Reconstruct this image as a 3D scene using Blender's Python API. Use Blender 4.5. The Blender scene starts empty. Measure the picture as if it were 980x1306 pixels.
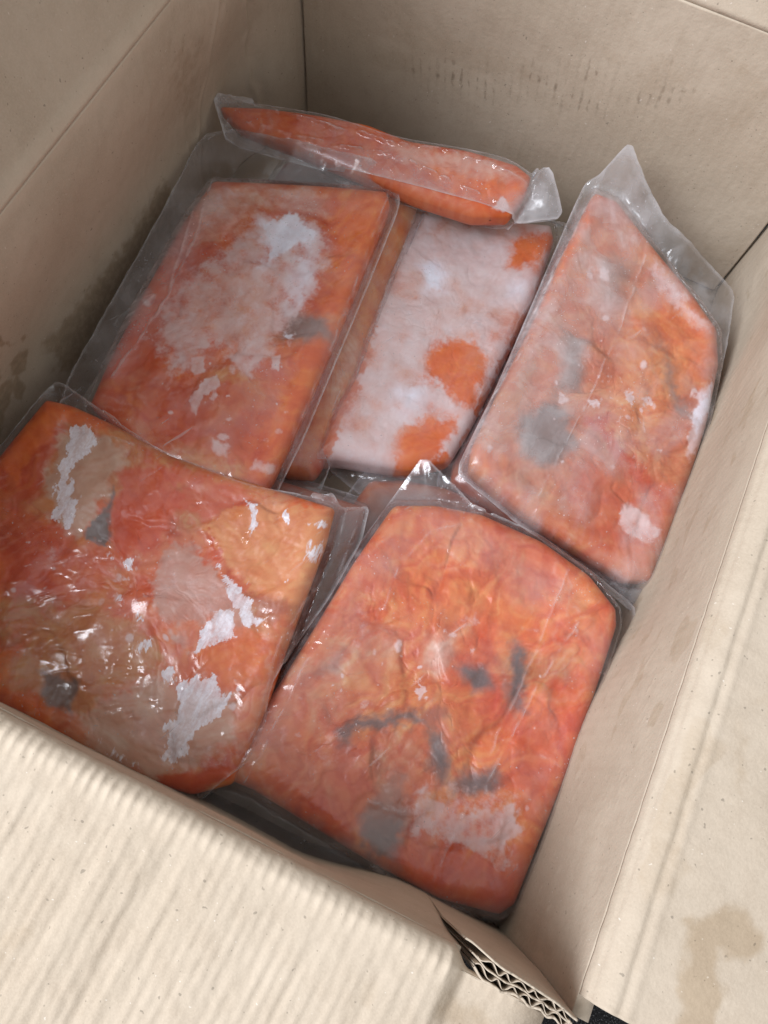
import bpy, math
import numpy as np
from mathutils import Vector

# ------------------------------------------------------------------ camera, world, light
scene = bpy.context.scene
COL = scene.collection
W, D, RIM = 0.40, 0.5306, 0.225            # carton inside width, depth; height of the rim above the ground
cam = bpy.data.cameras.new('camera')
cam.sensor_fit = 'VERTICAL'; cam.sensor_height = 36.0; cam.lens = 26.62
cam.clip_start = 0.01; cam.clip_end = 50
camo = bpy.data.objects.new('camera', cam); COL.objects.link(camo)
camo.location = (0.27336, 0.04112, 0.33172 + RIM)
camo.rotation_euler = (math.radians(18.2826), math.radians(-3.4943), math.radians(25.2513))
scene.camera = camo

world = bpy.data.worlds.new('World'); scene.world = world; world.use_nodes = True
bg = world.node_tree.nodes['Background']
bg.inputs[0].default_value = (0.965, 0.98, 0.985, 1); bg.inputs[1].default_value = 0.66

def area(name, loc, target, size, sizey, energy, col):
    l = bpy.data.lights.new(name, 'AREA'); l.shape = 'RECTANGLE'; l.size = size; l.size_y = sizey
    l.energy = energy; l.color = col
    o = bpy.data.objects.new(name, l); COL.objects.link(o); o.location = loc
    o.rotation_euler = (Vector(target) - Vector(loc)).to_track_quat('-Z', 'Y').to_euler()
    return o
area('window_light', (-1.45, -1.0, 2.15), (0.2, 0.25, 0.15), 1.6, 1.6, 140, (0.93, 0.98, 1.05))

scene.view_settings.view_transform = 'Standard'; scene.view_settings.look = 'None'
scene.view_settings.gamma = 1.0; scene.view_settings.exposure = 0.03
scene.view_settings.use_curve_mapping = False
scene.render.engine = 'CYCLES'
scene.cycles.transparent_max_bounces = 16
scene.cycles.max_bounces = 8; scene.cycles.diffuse_bounces = 3; scene.cycles.glossy_bounces = 3

# ------------------------------------------------------------------ noise and geometry helpers
def _hash(ix, iy, seed):
    h = (ix.astype(np.int64) * 374761393 + iy.astype(np.int64) * 668265263 + seed * 974711) & 0xffffffff
    h = ((h ^ (h >> 13)) * 1274126177) & 0xffffffff
    h = (h ^ (h >> 16)) & 0xffffffff
    return h / 4294967295.0
def gnoise(x, y, seed=0):
    ix = np.floor(x); iy = np.floor(y); fx = x - ix; fy = y - iy
    ux = fx*fx*fx*(fx*(fx*6-15)+10); uy = fy*fy*fy*(fy*(fy*6-15)+10)
    def g(dx, dy):
        a = _hash(ix+dx, iy+dy, seed) * 2*math.pi
        return np.cos(a)*(fx-dx) + np.sin(a)*(fy-dy)
    return ((g(0,0)*(1-ux)+g(1,0)*ux)*(1-uy) + (g(0,1)*(1-ux)+g(1,1)*ux)*uy) * 1.5
def fbm(x, y, seed=0, octs=4):
    r = 0; a = 1; t = 0
    for i in range(octs):
        r = r + a*gnoise(x, y, seed+i*17); t += a; a *= .5; x = x*2.03+3.1; y = y*2.03+1.7
    return r / t * 1.4
def sstep(a, b, x):
    t = np.clip((x-a)/(b-a), 0, 1); return t*t*(3-2*t)
def seg_dist(x, y, pts, closed):
    pts = np.array(pts); best = np.full(x.shape, 1e9)
    n = len(pts)
    for i in range(n if closed else n-1):
        a = pts[i]; b = pts[(i+1) % n]; d = b-a
        t = np.clip(((x-a[0])*d[0]+(y-a[1])*d[1])/max(d@d, 1e-12), 0, 1)
        best = np.minimum(best, (x-a[0]-t*d[0])**2+(y-a[1]-t*d[1])**2)
    return np.sqrt(best)
def inside(x, y, pts):
    pts = np.array(pts); r = np.zeros(x.shape, bool); n = len(pts)
    for i in range(n):
        x1, y1 = pts[i]; x2, y2 = pts[(i+1) % n]
        if y1 == y2: continue
        c = (y1 > y) != (y2 > y)
        r ^= c & (x < (x2-x1)*(y-y1)/(y2-y1)+x1)
    return r
def sdist(x, y, pts):                        # positive inside
    d = seg_dist(x, y, pts, True); return np.where(inside(x, y, pts), d, -d)
def chaikin(p, n=2, q=.25):
    p = np.array(p, float)
    for _ in range(n):
        a = p*(1-q)+np.roll(p, -1, 0)*q; b = p*q+np.roll(p, -1, 0)*(1-q)
        p = np.stack([a, b], 1).reshape(-1, p.shape[1])
    return p
def ccw(p):
    p = np.array(p, float); x, y = p[:, 0], p[:, 1]
    return p if (x*np.roll(y, -1)-y*np.roll(x, -1)).sum() > 0 else p[::-1]
def densify(p, k):
    p = np.array(p, float); q = np.roll(p, -1, 0)
    return np.concatenate([(p*(1-i/k)+q*(i/k))[:, None] for i in range(k)], 1).reshape(-1, p.shape[1])
def resample(p, n):
    p = np.vstack([p, p[:1]]); s = np.r_[0, np.cumsum(np.linalg.norm(np.diff(p[:, :2], axis=0), axis=1))]
    t = np.linspace(0, s[-1], n, endpoint=False)
    return np.stack([np.interp(t, s, p[:, k]) for k in range(p.shape[1])], 1)

def make_mesh(name, verts, faces, mat, parent=None, attrs=None, smooth=True, normals=None):
    """faces: int array (n,4) or a list of index lists"""
    me = bpy.data.meshes.new(name)
    verts = np.asarray(verts, np.float32)
    if isinstance(faces, np.ndarray):
        nf = len(faces); tot = faces.ravel(); starts = np.arange(nf)*faces.shape[1]
    else:
        nf = len(faces); tot = np.concatenate([np.asarray(f) for f in faces]); L = np.array([len(f) for f in faces])
        starts = np.r_[0, np.cumsum(L)[:-1]]
    me.vertices.add(len(verts)); me.vertices.foreach_set('co', verts.ravel())
    me.loops.add(len(tot)); me.loops.foreach_set('vertex_index', tot.astype(np.int32))
    me.polygons.add(nf); me.polygons.foreach_set('loop_start', starts.astype(np.int32))
    me.update(calc_edges=True); me.validate()
    me.polygons.foreach_set('use_smooth', np.full(len(me.polygons), smooth))
    for k, v in (attrs or {}).items():
        v = np.asarray(v, np.float32)
        if v.ndim == 2:
            at = me.attributes.new(k, 'FLOAT_COLOR', 'POINT')
            at.data.foreach_set('color', np.c_[v, np.ones(len(v), np.float32)].ravel().astype(np.float32))
        else:
            at = me.attributes.new(k, 'FLOAT', 'POINT'); at.data.foreach_set('value', v)
    if normals is not None: me.normals_split_custom_set_from_vertices(np.asarray(normals, np.float32))
    me.materials.append(mat)
    o = bpy.data.objects.new(name, me); COL.objects.link(o)
    if parent: o.parent = parent; 
    return o
def empty(name, loc, label, cat, group=None):
    o = bpy.data.objects.new(name, None); COL.objects.link(o); o.location = loc; o.empty_display_size = .02
    o['label'] = label; o['category'] = cat
    if group: o['group'] = group
    return o
def adopt(child, parent):                     # parent without moving the child
    child.parent = parent; child.matrix_parent_inverse.identity()
    child.location = -Vector(parent.location)

# ------------------------------------------------------------------ materials
class NT:
    def __init__(s, name):
        s.m = bpy.data.materials.new(name); s.m.use_nodes = True; s.t = s.m.node_tree
        for n in list(s.t.nodes): s.t.nodes.remove(n)
        s.out = s.n('ShaderNodeOutputMaterial')
    def n(s, ty, **kw):
        o = s.t.nodes.new(ty)
        for k, v in kw.items(): setattr(o, k, v)
        return o
    def l(s, a, b): s.t.links.new(a, b)
    def put(s, sock, v):
        if hasattr(v, 'links'): s.l(v, sock)
        else: sock.default_value = v
    def attr(s, name, out='Fac'): return s.n('ShaderNodeAttribute', attribute_name=name).outputs[out]
    def coord(s, scale=(1,1,1)):
        if not hasattr(s, 'tc'): s.tc = s.n('ShaderNodeTexCoord').outputs['Object']
        mp = s.n('ShaderNodeMapping'); mp.inputs['Scale'].default_value = scale; s.l(s.tc, mp.inputs[0]); return mp.outputs[0]
    def noise(s, scale, detail=4, rough=.55, stretch=(1,1,1), dist=0):
        o = s.n('ShaderNodeTexNoise'); s.l(s.coord(stretch), o.inputs['Vector'])
        o.inputs['Scale'].default_value = scale; o.inputs['Detail'].default_value = detail
        o.inputs['Roughness'].default_value = rough; o.inputs['Distortion'].default_value = dist
        return o.outputs['Fac']
    def math(s, op, a, b=0.0, clamp=False):
        o = s.n('ShaderNodeMath', operation=op, use_clamp=clamp); s.put(o.inputs[0], a); s.put(o.inputs[1], b); return o.outputs[0]
    def ramp(s, v, lo, hi, a=0.0, b=1.0):
        o = s.n('ShaderNodeMapRange', interpolation_type='SMOOTHSTEP', clamp=True); s.put(o.inputs[0], v)
        for i, q in enumerate((lo, hi, a, b)): o.inputs[i+1].default_value = q
        return o.outputs[0]
    def mix(s, f, a, b, blend='MIX'):
        o = s.n('ShaderNodeMix', data_type='RGBA', blend_type=blend); s.put(o.inputs['Factor'], f)
        s.put(o.inputs[6], a); s.put(o.inputs[7], b); return o.outputs[2]
    def bump(s, h, strength, dist, normal=None):
        o = s.n('ShaderNodeBump'); o.inputs['Strength'].default_value = strength; o.inputs['Distance'].default_value = dist
        s.l(h, o.inputs['Height'])
        if normal: s.l(normal, o.inputs['Normal'])
        return o.outputs[0]
    def shade(s, sh): s.l(sh, s.out.inputs['Surface']); return s.m

def mat_cardboard(name, base, tint=1.0, fibre=(1, 1, 1)):
    t = NT(name)
    big = t.noise(9, 5, .6); mid = t.noise(70, 4, .6); fine = t.noise(900, 3, .7); fl = t.noise(330, 2, .5, fibre)
    c = t.mix(t.ramp(big, .3, .75), tuple(x*1.06 for x in base)+(1,), tuple(x*y for x, y in zip(base, (.88, .86, .83)))+(1,))
    c = t.mix(t.ramp(mid, .35, .75, 0, .42), c, tuple(x*y for x, y in zip(base, (.80, .76, .72)))+(1,))
    c = t.mix(t.ramp(fine, .3, .75, 0, .35), c, tuple(min(1, x*1.22) for x in base)+(1,))
    fk = t.ramp(t.noise(420, 1, .4), .735, .78, 0, .55)                      # dark fibre flecks
    c = t.mix(fk, c, tuple(x*.35 for x in base)+(1,))
    lf = t.ramp(t.noise(520, 1, .4, (1, 1.3, .7)), .77, .81, 0, .35)
    c = t.mix(lf, c, (.85, .80, .74, 1))
    st = t.attr('stain'); edge = t.noise(160, 5, .65)
    sm = t.ramp(t.math('ADD', st, t.math('MULTIPLY', t.math('SUBTRACT', edge, .5), .45)), .18, .85)
    sm = t.math('MULTIPLY', sm, t.ramp(st, .02, .15))
    c = t.mix(t.math('MULTIPLY', sm, .46), c, t.mix(1.0, c, (.58, .46, .30, 1), 'MULTIPLY'))
    sc = t.attr('scuff')
    c = t.mix(t.math('MULTIPLY', t.math('MULTIPLY', sc, t.ramp(edge, .35, .6)), .6), c, tuple(x*y for x, y in zip(base, (.34, .30, .26)))+(1,))
    rg = t.attr('ridge')
    c = t.mix(t.math('MULTIPLY', rg, .6), c, tuple(min(.9, x*1.25) for x in base)+(1,))
    b = t.n('ShaderNodeBsdfPrincipled'); t.l(c, b.inputs['Base Color'])
    b.inputs['Roughness'].default_value = .86; b.inputs['Specular IOR Level'].default_value = .25
    n1 = t.bump(fl, .35, .0006); n2 = t.bump(fine, .22, .0004, n1); n3 = t.bump(mid, .25, .0018, n2)
    t.l(n3, b.inputs['Normal'])
    return t.shade(b.outputs[0])

def mat_salmon():
    t = NT('frozen_salmon')
    col = t.attr('col', 'Color'); fr = t.attr('frost'); fc = t.attr('fcol', 'Color')
    n1 = t.noise(130, 5, .65); n2 = t.noise(520, 4, .7); n3 = t.noise(45, 4, .6)
    c = t.mix(t.ramp(n1, .35, .75, 0, .20), col, t.mix(1.0, col, (1.15, 1.40, 1.5, 1), 'MULTIPLY'))
    c = t.mix(t.ramp(n3, .45, .75, 0, .20), c, t.mix(1.0, col, (.80, .58, .48, 1), 'MULTIPLY'))
    # thin overall rime
    rime = t.math('MULTIPLY', t.ramp(n2, .52, .75), t.ramp(n3, .42, .66, 0, .10))
    c = t.mix(rime, c, (.74, .60, .58, 1))
    f = t.math('ADD', fr, t.math('MULTIPLY', t.math('SUBTRACT', n2, .5), .55))
    f = t.math('ADD', f, t.math('MULTIPLY', t.math('SUBTRACT', n1, .5), .45))
    mask = t.math('MULTIPLY', t.ramp(f, .24, .74), t.ramp(fr, .05, .3))
    fk = t.attr('flake'); st = t.noise(190, 5, .72, (1.0, .30, 1.0), .5)
    fm = t.ramp(t.math('ADD', fk, t.math('MULTIPLY', t.math('SUBTRACT', st, .5), 2.1)), .40, .66)
    fcol = t.mix(t.ramp(n1, .35, .7, 0, .45), fc, t.mix(1.0, fc, (.92, .72, .68, 1), 'MULTIPLY'))
    fcol = t.mix(t.ramp(t.noise(85, 5, .7), .5, .72, 0, .35), fcol, (.70, .64, .68, 1))
    c = t.mix(t.math('MULTIPLY', mask, t.ramp(fr, .35, .95, .45, .95)), c, fcol)
    c = t.mix(t.math('MULTIPLY', t.math('MULTIPLY', fm, t.ramp(fk, .1, .3)), t.ramp(st, .36, .60, .55, .95)), c, t.mix(t.ramp(n2, .35, .7), (.84, .82, .88, 1), (.70, .62, .66, 1)))
    b = t.n('ShaderNodeBsdfPrincipled'); t.l(c, b.inputs['Base Color'])
    t.l(t.ramp(mask, 0, 1, .38, .75), b.inputs['Roughness'])
    b.inputs['Specular IOR Level'].default_value = .4
    nb = t.bump(n1, .16, .0010); nb = t.bump(n2, .16, .0004, nb); nb = t.bump(mask, .25, .0005, nb)
    t.l(nb, b.inputs['Normal'])
    return t.shade(b.outputs[0])

def mat_film():
    t = NT('clear_vacuum_film')
    hz = t.attr('haze')
    n1 = t.noise(55, 5, .6, (1, 1, 1), .6); n2 = t.noise(300, 4, .6); n3 = t.noise(22, 3, .55, (1, 1, 1), 1.2)
    nb = t.bump(n3, .16, .004); nb = t.bump(n1, .08, .0014, nb); nb = t.bump(n2, .05, .0004, nb)
    tr = t.n('ShaderNodeBsdfTransparent'); tr.inputs[0].default_value = (.95, .95, .96, 1)
    gl = t.n('ShaderNodeBsdfGlossy'); gl.inputs['Color'].default_value = (1, 1, 1, 1)
    t.l(t.ramp(n1, .3, .7, .07, .24), gl.inputs['Roughness']); t.l(nb, gl.inputs['Normal'])
    fr = t.n('ShaderNodeLayerWeight'); t.l(nb, fr.inputs['Normal'])
    fz = t.math('ADD', t.math('MULTIPLY', t.math('POWER', fr.outputs['Facing'], 5.0), .75), .045, True)
    m1 = t.n('ShaderNodeMixShader'); t.l(fz, m1.inputs[0]); t.l(tr.outputs[0], m1.inputs[1]); t.l(gl.outputs[0], m1.inputs[2])
    df = t.n('ShaderNodeBsdfDiffuse'); df.inputs[0].default_value = (.80, .79, .82, 1)
    tl = t.n('ShaderNodeBsdfTranslucent'); tl.inputs[0].default_value = (.80, .79, .82, 1)
    md = t.n('ShaderNodeMixShader'); md.inputs[0].default_value = .45; t.l(df.outputs[0], md.inputs[1]); t.l(tl.outputs[0], md.inputs[2])
    h = t.math('MULTIPLY', hz, t.ramp(n1, .25, .8, .55, 1.4), True)
    rgn = t.ramp(t.noise(26, 3, .6), .46, .66)
    spk = t.math('MULTIPLY', t.ramp(t.noise(620, 1, .4), .70, .76, 0, .55), rgn)
    scr = t.n('ShaderNodeMapping'); scr.inputs['Rotation'].default_value = (0, 0, .45); t.l(t.coord(), scr.inputs[0])
    sn = t.n('ShaderNodeTexNoise'); sn.inputs['Scale'].default_value = 260; sn.inputs['Detail'].default_value = 2
    s2 = t.n('ShaderNodeMapping'); s2.inputs['Scale'].default_value = (1, .06, 1); t.l(scr.outputs[0], s2.inputs[0]); t.l(s2.outputs[0], sn.inputs['Vector'])
    scv = t.math('MULTIPLY', t.ramp(sn.outputs['Fac'], .69, .74, 0, .28), t.ramp(t.noise(18, 2, .5), .48, .62))
    h = t.math('ADD', h, t.math('ADD', spk, scv), True)
    m2 = t.n('ShaderNodeMixShader'); t.l(h, m2.inputs[0]); t.l(m1.outputs[0], m2.inputs[1]); t.l(md.outputs[0], m2.inputs[2])
    return t.shade(m2.outputs[0])

def mat_carpet():
    t = NT('black_carpet')
    n = t.noise(900, 2, .6); n2 = t.noise(500, 1, .5)
    c = t.mix(t.ramp(n, .56, .68), (.010, .010, .011, 1), (.16, .16, .17, 1))
    b = t.n('ShaderNodeBsdfPrincipled'); t.l(c, b.inputs['Base Color']); b.inputs['Roughness'].default_value = .9
    t.l(t.bump(n2, .8, .003), b.inputs['Normal'])
    return t.shade(b.outputs[0])

KRAFT = (.45, .373, .294)
M_WALL = mat_cardboard('kraft_cardboard', KRAFT)
M_SALMON = mat_salmon(); M_FILM = mat_film()

# ------------------------------------------------------------------ ground and carton
g = make_mesh('ground', [(-4, -4, 0), (4, -4, 0), (4, 4, 0), (-4, 4, 0)], np.array([[0, 1, 2, 3]]), mat_carpet())
g['kind'] = 'structure'

box = empty('cardboard_box', (W/2, D/2, 0.002), 'open corrugated cardboard carton with its flaps spread, full of bagged frozen salmon', 'box')
TH = .007                                    # double-wall board
def sweep(name, org, axis, outw, prof, l0, l1, dl, ds, disp=None, stain=None, scuff=None, ridge=None, th=TH, mat=M_WALL, bulge=None):
    """board: a profile of (outward, height) points swept along an axis; the inner face carries relief"""
    prof = np.array(prof, float)
    s = np.r_[0, np.cumsum(np.linalg.norm(np.diff(prof, axis=0), axis=1))]
    ns = max(3, int(s[-1]/ds)); t = np.linspace(0, s[-1], ns)
    P = np.stack([np.interp(t, s, prof[:, 0]), np.interp(t, s, prof[:, 1])], 1)
    T = np.gradient(P, axis=0); T /= np.linalg.norm(T, axis=1)[:, None]; N = np.stack([-T[:, 1], T[:, 0]], 1)
    nl = max(3, int((l1-l0)/dl)); l = np.linspace(l0, l1, nl)
    S, L = np.meshgrid(t, l, indexing='ij')
    d = disp(L, S) if disp else np.zeros_like(S)
    if bulge: d = d - bulge(L, S)
    org = np.array(org, float); A = np.array(axis, float); O = np.array(outw, float); Zv = np.array([0, 0, 1.])
    def pos(o, h, ll): return org + o[..., None]*O + h[..., None]*Zv + ll[..., None]*A
    F = pos(P[:, 0][:, None]+N[:, 0][:, None]*d, P[:, 1][:, None]+N[:, 1][:, None]*d, L).reshape(-1, 3)
    nb = 25; lb = np.linspace(l0, l1, nb); Sb, Lb = np.meshgrid(t, lb, indexing='ij')
    db = -th - (bulge(Lb, Sb) if bulge else 0)
    Bk = pos(P[:, 0][:, None]+N[:, 0][:, None]*db, P[:, 1][:, None]+N[:, 1][:, None]*db, Lb).reshape(-1, 3)
    V = np.vstack([F, Bk]); nF = len(F)
    def grid(off, n):
        i = np.arange(ns-1)[:, None]; j = np.arange(n-1)[None, :]
        return off+np.stack([i*n+j, i*n+j+1, (i+1)*n+j+1, (i+1)*n+j], -1).reshape(-1, 4)
    q = grid(0, nl); back = grid(nF, nb)[:, ::-1]
    k = np.arange(ns-1)
    e0 = np.stack([k*nl, (k+1)*nl, nF+(k+1)*nb, nF+k*nb], 1); e1 = np.stack([k*nl+nl-1, nF+k*nb+nb-1, nF+(k+1)*nb+nb-1, (k+1)*nl+nl-1], 1)
    faces = [f for f in np.vstack([q, back, e0, e1])]
    faces.append(np.r_[np.arange(nl), nF+np.arange(nb)[::-1]][::-1])
    faces.append(np.r_[(ns-1)*nl+np.arange(nl), nF+(ns-1)*nb+np.arange(nb)[::-1]])
    def att(fn): 
        a = fn(L, S).ravel() if fn else np.zeros(nF)
        return np.r_[a, np.zeros(nb*ns)]
    o = make_mesh(name, V, faces, mat, None, dict(stain=att(stain), scuff=att(scuff), ridge=att(ridge)))
    adopt(o, box)
    return o
def arc(c, r, a0, a1, n=8):
    return [(c[0]+r*math.cos(math.radians(a)), c[1]+r*math.sin(math.radians(a))) for a in np.linspace(a0, a1, n)]
def poly_mask(pts, w, warp=.004, seed=3):
    def f(x, y):
        wx = x+warp*fbm(x/.012, y/.012, seed); wy = y+warp*fbm(x/.012, y/.012, seed+9)
        return sstep(-w, w, sdist(wx, wy, pts))
    return f
def mx(*fs): return lambda x, y: np.maximum.reduce([f(x, y) for f in fs])
FL = 0.008                                   # top of the carton's bottom board
HB = RIM
# floor board
sweep('bottom_panel', (0, -.021, 0), (0, 1, 0), (1, 0, 0), [(W+.019, .009), (-.034, .009)][::-1], 0, D+.028, .05, .05)

def wall_relief(seed, flute=.00005, dent=.0012):
    def f(l, s):
        return flute*np.sin(2*np.pi*l/.0072) + dent*fbm(l/.09, s/.12, seed, 2) + .00018*fbm(l/.012, s/.05, seed+5, 3)
    return f
# left wall (its flap stands up, leaning outward)
def left_disp(l, s):
    d = wall_relief(11)(l, s)
    z = s+FL
    for (l0, z0, l1, z1, a) in ((.455, .225, .474, .10, .0016), (.428, .225, .412, .12, .0014), (.372, .225, .385, .13, .0008), (.34, .225, .33, .02, .0006), (.25, .225, .262, .02, .0005)):
        c = l0+(l1-l0)*(z0-z)/(z0-z1)+.004*fbm(z/.03, z*0, 7, 2)
        d = d + .9*a*np.exp(-((l-c)/.0022)**2) - .8*a*np.exp(-((l-c-.007)/.004)**2)
    return d*(1-.85*sstep(HB-FL-.03, HB-FL-.002, s))
def lw(pts): return [(p[0], p[1]-FL) for p in pts]
left_stain = mx(poly_mask(lw([(.10,.150),(.150,.152),(.163,.146),(.158,.118),(.150,.108),(.165,.100),(.155,.085),(.12,.06),(.03,.05),(.03,.14)]), .004, .006),
                poly_mask(lw([(.14,.175),(.167,.163),(.178,.124),(.170,.140),(.150,.160)]), .0018, .003, 5),
                poly_mask(lw([(.166,.112),(.180,.112),(.184,.103),(.176,.088),(.168,.096)]), .003, .004, 8),
                poly_mask(lw([(.158,.09),(.170,.098),(.168,.075),(.160,.07)]), .003, .003, 6),
                poly_mask(lw([(.183,.122),(.188,.121),(.188,.115),(.184,.115)]), .0018, .002, 4),
                poly_mask(lw([(.20,.085),(.30,.080),(.36,.085),(.36,.04),(.20,.04)]), .012, .010, 2),
                lambda l, s: .42*poly_mask(lw([(.355,.20),(.40,.19),(.41,.12),(.38,.115)]), .015, .02, 12)(l, s))
sweep('wall', (0, 0, 0), (0, 1, 0), (-1, 0, 0), [(0, FL+.0015), (0, HB)], -.006, D+.006, .0014, .0014, left_disp, left_stain,
      scuff=lambda l, s: .55*left_stain(l, s), ridge=lambda l, s: sstep(HB-FL-.012, HB-FL-.001, s+.003*fbm(l/.02, s/.02, 4)),
      bulge=lambda l, s: .026*(1-sstep(.45, .525, l))*(1-sstep(.07, .20, s)))      # the load bulges it outward
a = math.radians(14)
sweep('flap', (0, 0, 0), (0, 1, 0), (-1, 0, 0), [(0.0003, HB+.0006), (.0012, HB+.006), (.0035, HB+.011), (.0035+.19*math.sin(a), HB+.011+.19*math.cos(a))], -.004, D+.002, .0022, .0022,
      lambda l, s: wall_relief(23, .0002, .002)(l, s)*sstep(0, .02, s)+.0005*np.exp(-(s/.004)**2), None, None, lambda l, s: .9*(1-sstep(.002, .012, s+.004*fbm(l/.02, s/.02, 4))))
# far wall with flute-print scuffs
def far_scuff(l, s):
    z = s+FL
    c = poly_mask([(.10,.115),(.13,.122),(.20,.150),(.28,.182),(.30,.165),(.27,.135),(.20,.115),(.14,.085),(.10,.085)], .010, .012, 31)(l, z)
    lines = sstep(.55, .95, np.sin(2*np.pi*(l+.12*z+.0012*fbm(l/.01, z/.02, 8))/.0068)+.75*fbm(l/.012, z/.014, 44, 3))
    n = sstep(.0, .35, fbm(l/.03, z/.02, 61, 3))
    return np.clip(c*lines*(.25+.75*n), 0, 1)
far_stain = lambda l, s: .36*sstep(.1, .5, fbm(l/.06, s/.05, 77, 3))
sweep('wall', (W, D, 0), (-1, 0, 0), (0, 1, 0), [(0, FL+.0015), (.001, .12), (0, HB)], .0026, W-.0026, .0011, .0011,
      wall_relief(31, .00004, .0016), lambda l, s: far_stain(W-l, s), lambda l, s: far_scuff(W-l, s), lambda l, s: .6*sstep(HB-FL-.006, HB-FL, s))
a = math.radians(16)
sweep('flap', (W, D, 0), (-1, 0, 0), (0, 1, 0), [(0.0004, HB+.0006), (.002, HB+.006), (.002+.19*math.sin(a), HB+.006+.19*math.cos(a))], .004, W-.004, .003, .003,
      lambda l, s: wall_relief(37, .0002, .002)(l, s)*sstep(0, .02, s))
for x in (-.0075, W+.0015):                    # unseen strips added to stop light leaking through the corner slits
    o = make_mesh('slit_backing', [(x+dx, D+.0085+dy, z) for z in (.01, HB-.004) for dx, dy in ((0, 0), (.006, 0), (.006, .003), (0, .003))],
                  np.array([[0,1,2,3],[7,6,5,4],[0,4,5,1],[1,5,6,2],[2,6,7,3],[3,7,4,0]]), M_WALL, None, dict(stain=np.zeros(8), scuff=np.zeros(8), ridge=np.zeros(8)), False)
    adopt(o, box)
# right wall and its flap, folded outward over a double score
def right_disp(l, s):
    d = wall_relief(41, .00005, .0018)(l, s)
    z = s+FL
    u = (l*.86+z*.5); v = (-l*.5+z*.86)
    d = d + .00035*sstep(.15, .7, fbm(u/.016, v/.006, 47, 3))*sstep(0, .5, fbm(u/.05, v/.04, 48, 2))
    return d*(1-sstep(HB-FL-.04, HB-FL-.012, s))
right_scuff = lambda l, s: .30*sstep(.45, .7, fbm((l*.86+s*.5)/.022, (-l*.5+s*.86)/.0035, 53, 3))*sstep(.1, .4, fbm(l/.07, s/.07, 55, 2))*sstep(.06, .16, l)
right_stain = mx(lambda l, s: .5*sstep(.25, .5, fbm(l/.03, s/.022, 59, 3))*sstep(.05, .12, l))
sweep('wall', (W, 0, 0), (0, 1, 0), (1, 0, 0), [(.0, FL+.0015), (0.0, HB-.010)], -.004, D+.006, .0013, .0013, right_disp, right_stain, right_scuff,
      bulge=lambda l, s: .012*sstep(.12, .24, l)*(1-sstep(.44, .51, l))*(1-sstep(.07, .19, s)))
a = math.radians(0)
rp = arc((.0125, HB-.0095), .0125, 180, 104, 8)
e = rp[-1]
rp += [(e[0]+.19*math.cos(a), e[1]+.19*math.sin(a))]
rf_stain = mx(poly_mask([(.022,.0),(.040,.0),(.034,.02),(.030,.04),(.042,.046),(.044,.056),(.034,.060),(.018,.054),(.012,.046),(.018,.03),(.020,.015)], .005, .004, 71),
              lambda s, l: .48*poly_mask([(.014,.14),(.03,.135),(.034,.17),(.03,.20),(.018,.20)], .008, .008, 72)(s, l),
              lambda s, l: .5*poly_mask([(.012,.105),(.022,.10),(.02,.125),(.012,.13)], .005, .006, 73)(s, l),
              lambda s, l: .45*poly_mask([(.0,.055),(.008,.05),(.010,.065),(.002,.07)], .004, .004, 74)(s, l))
def rflap_disp(l, s):
    d = .0016*fbm(l/.1, s/.1, 81, 3)*sstep(.015, .05, s)+.00025*fbm(l/.008, s/.03, 83, 3)
    d = d - .0007*np.exp(-((s-.0195-.0008*fbm(l/.03, l*0, 5))/.0011)**2) - .0005*np.exp(-((s-.007)/.0012)**2) + .0004*np.exp(-((s-.023)/.0015)**2)
    return d
sweep('flap', (W, 0, 0), (0, 1, 0), (1, 0, 0), rp, .004, D-.004, .0013, .0011, rflap_disp, lambda l, s: np.maximum(rf_stain(s-.02, l), .45*sstep(.3, .6, fbm(l/.05, s/.035, 87, 3))))
# near wall and its flap: washboard flutes show at the fold
XT = .350                                     # the fold is torn loose from here to the corner
sweep('wall', (0, 0, 0), (1, 0, 0), (0, -1, 0), [(0, FL+.0015), (0, HB-.0075)], -.004, XT, .0018, .0025,
      wall_relief(91), bulge=lambda l, s: .0115*(1-sstep(.27, .342, l))*(1-sstep(.08, HB-.010-FL, s)))
na = math.radians(-11)
npf = arc((.0085, HB-.0072), .0085, 180, 101, 9)
e = npf[-1]; npf += [(e[0]+.21*math.cos(na), e[1]+.21*math.sin(na))]
def near_disp(l, s):
    ph = 2*np.pi*(l+.0006*fbm(l/.03, s/.05, 93))/.0050
    tooth = np.maximum(np.sin(ph), -.3)
    crest = np.exp(-((s-.012)/.0055)**2)
    d = (.00052+.0004*fbm(l/.02, s/.03, 94, 2))*tooth*crest + .00013*np.sin(ph)*sstep(.015, .03, s)
    d = d + sstep(.012, .03, s)*(.0009*fbm((l+.10*s)/.011, s/.20, 95, 3)+.0013*fbm((l+.12*s)/.035, s/.25, 97, 2))
    d = d + .0003*fbm(l/.006, s/.006, 99, 3)
    low = sstep(XT-.004, XT+.006, l)
    return d*(1-.4*low) - low*.006*(1-.5*sstep(.02, .05, s)) - .004*sstep(.372, .389, l)
nf_stain = mx(lambda l, s: .55*poly_mask([(.345,.02),(.375,.022),(.37,.036),(.35,.034)], .006, .006, 101)(l, s),
              lambda l, s: .40*sstep(.25, .6, fbm(l/.04, s/.05, 103, 3)))
sweep('flap', (0, 0, 0), (1, 0, 0), (0, -1, 0), npf, -.004, .389, .0009, .0013, near_disp, nf_stain, None,
      lambda l, s: .5*np.exp(-((s-.012)/.007)**2))
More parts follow.
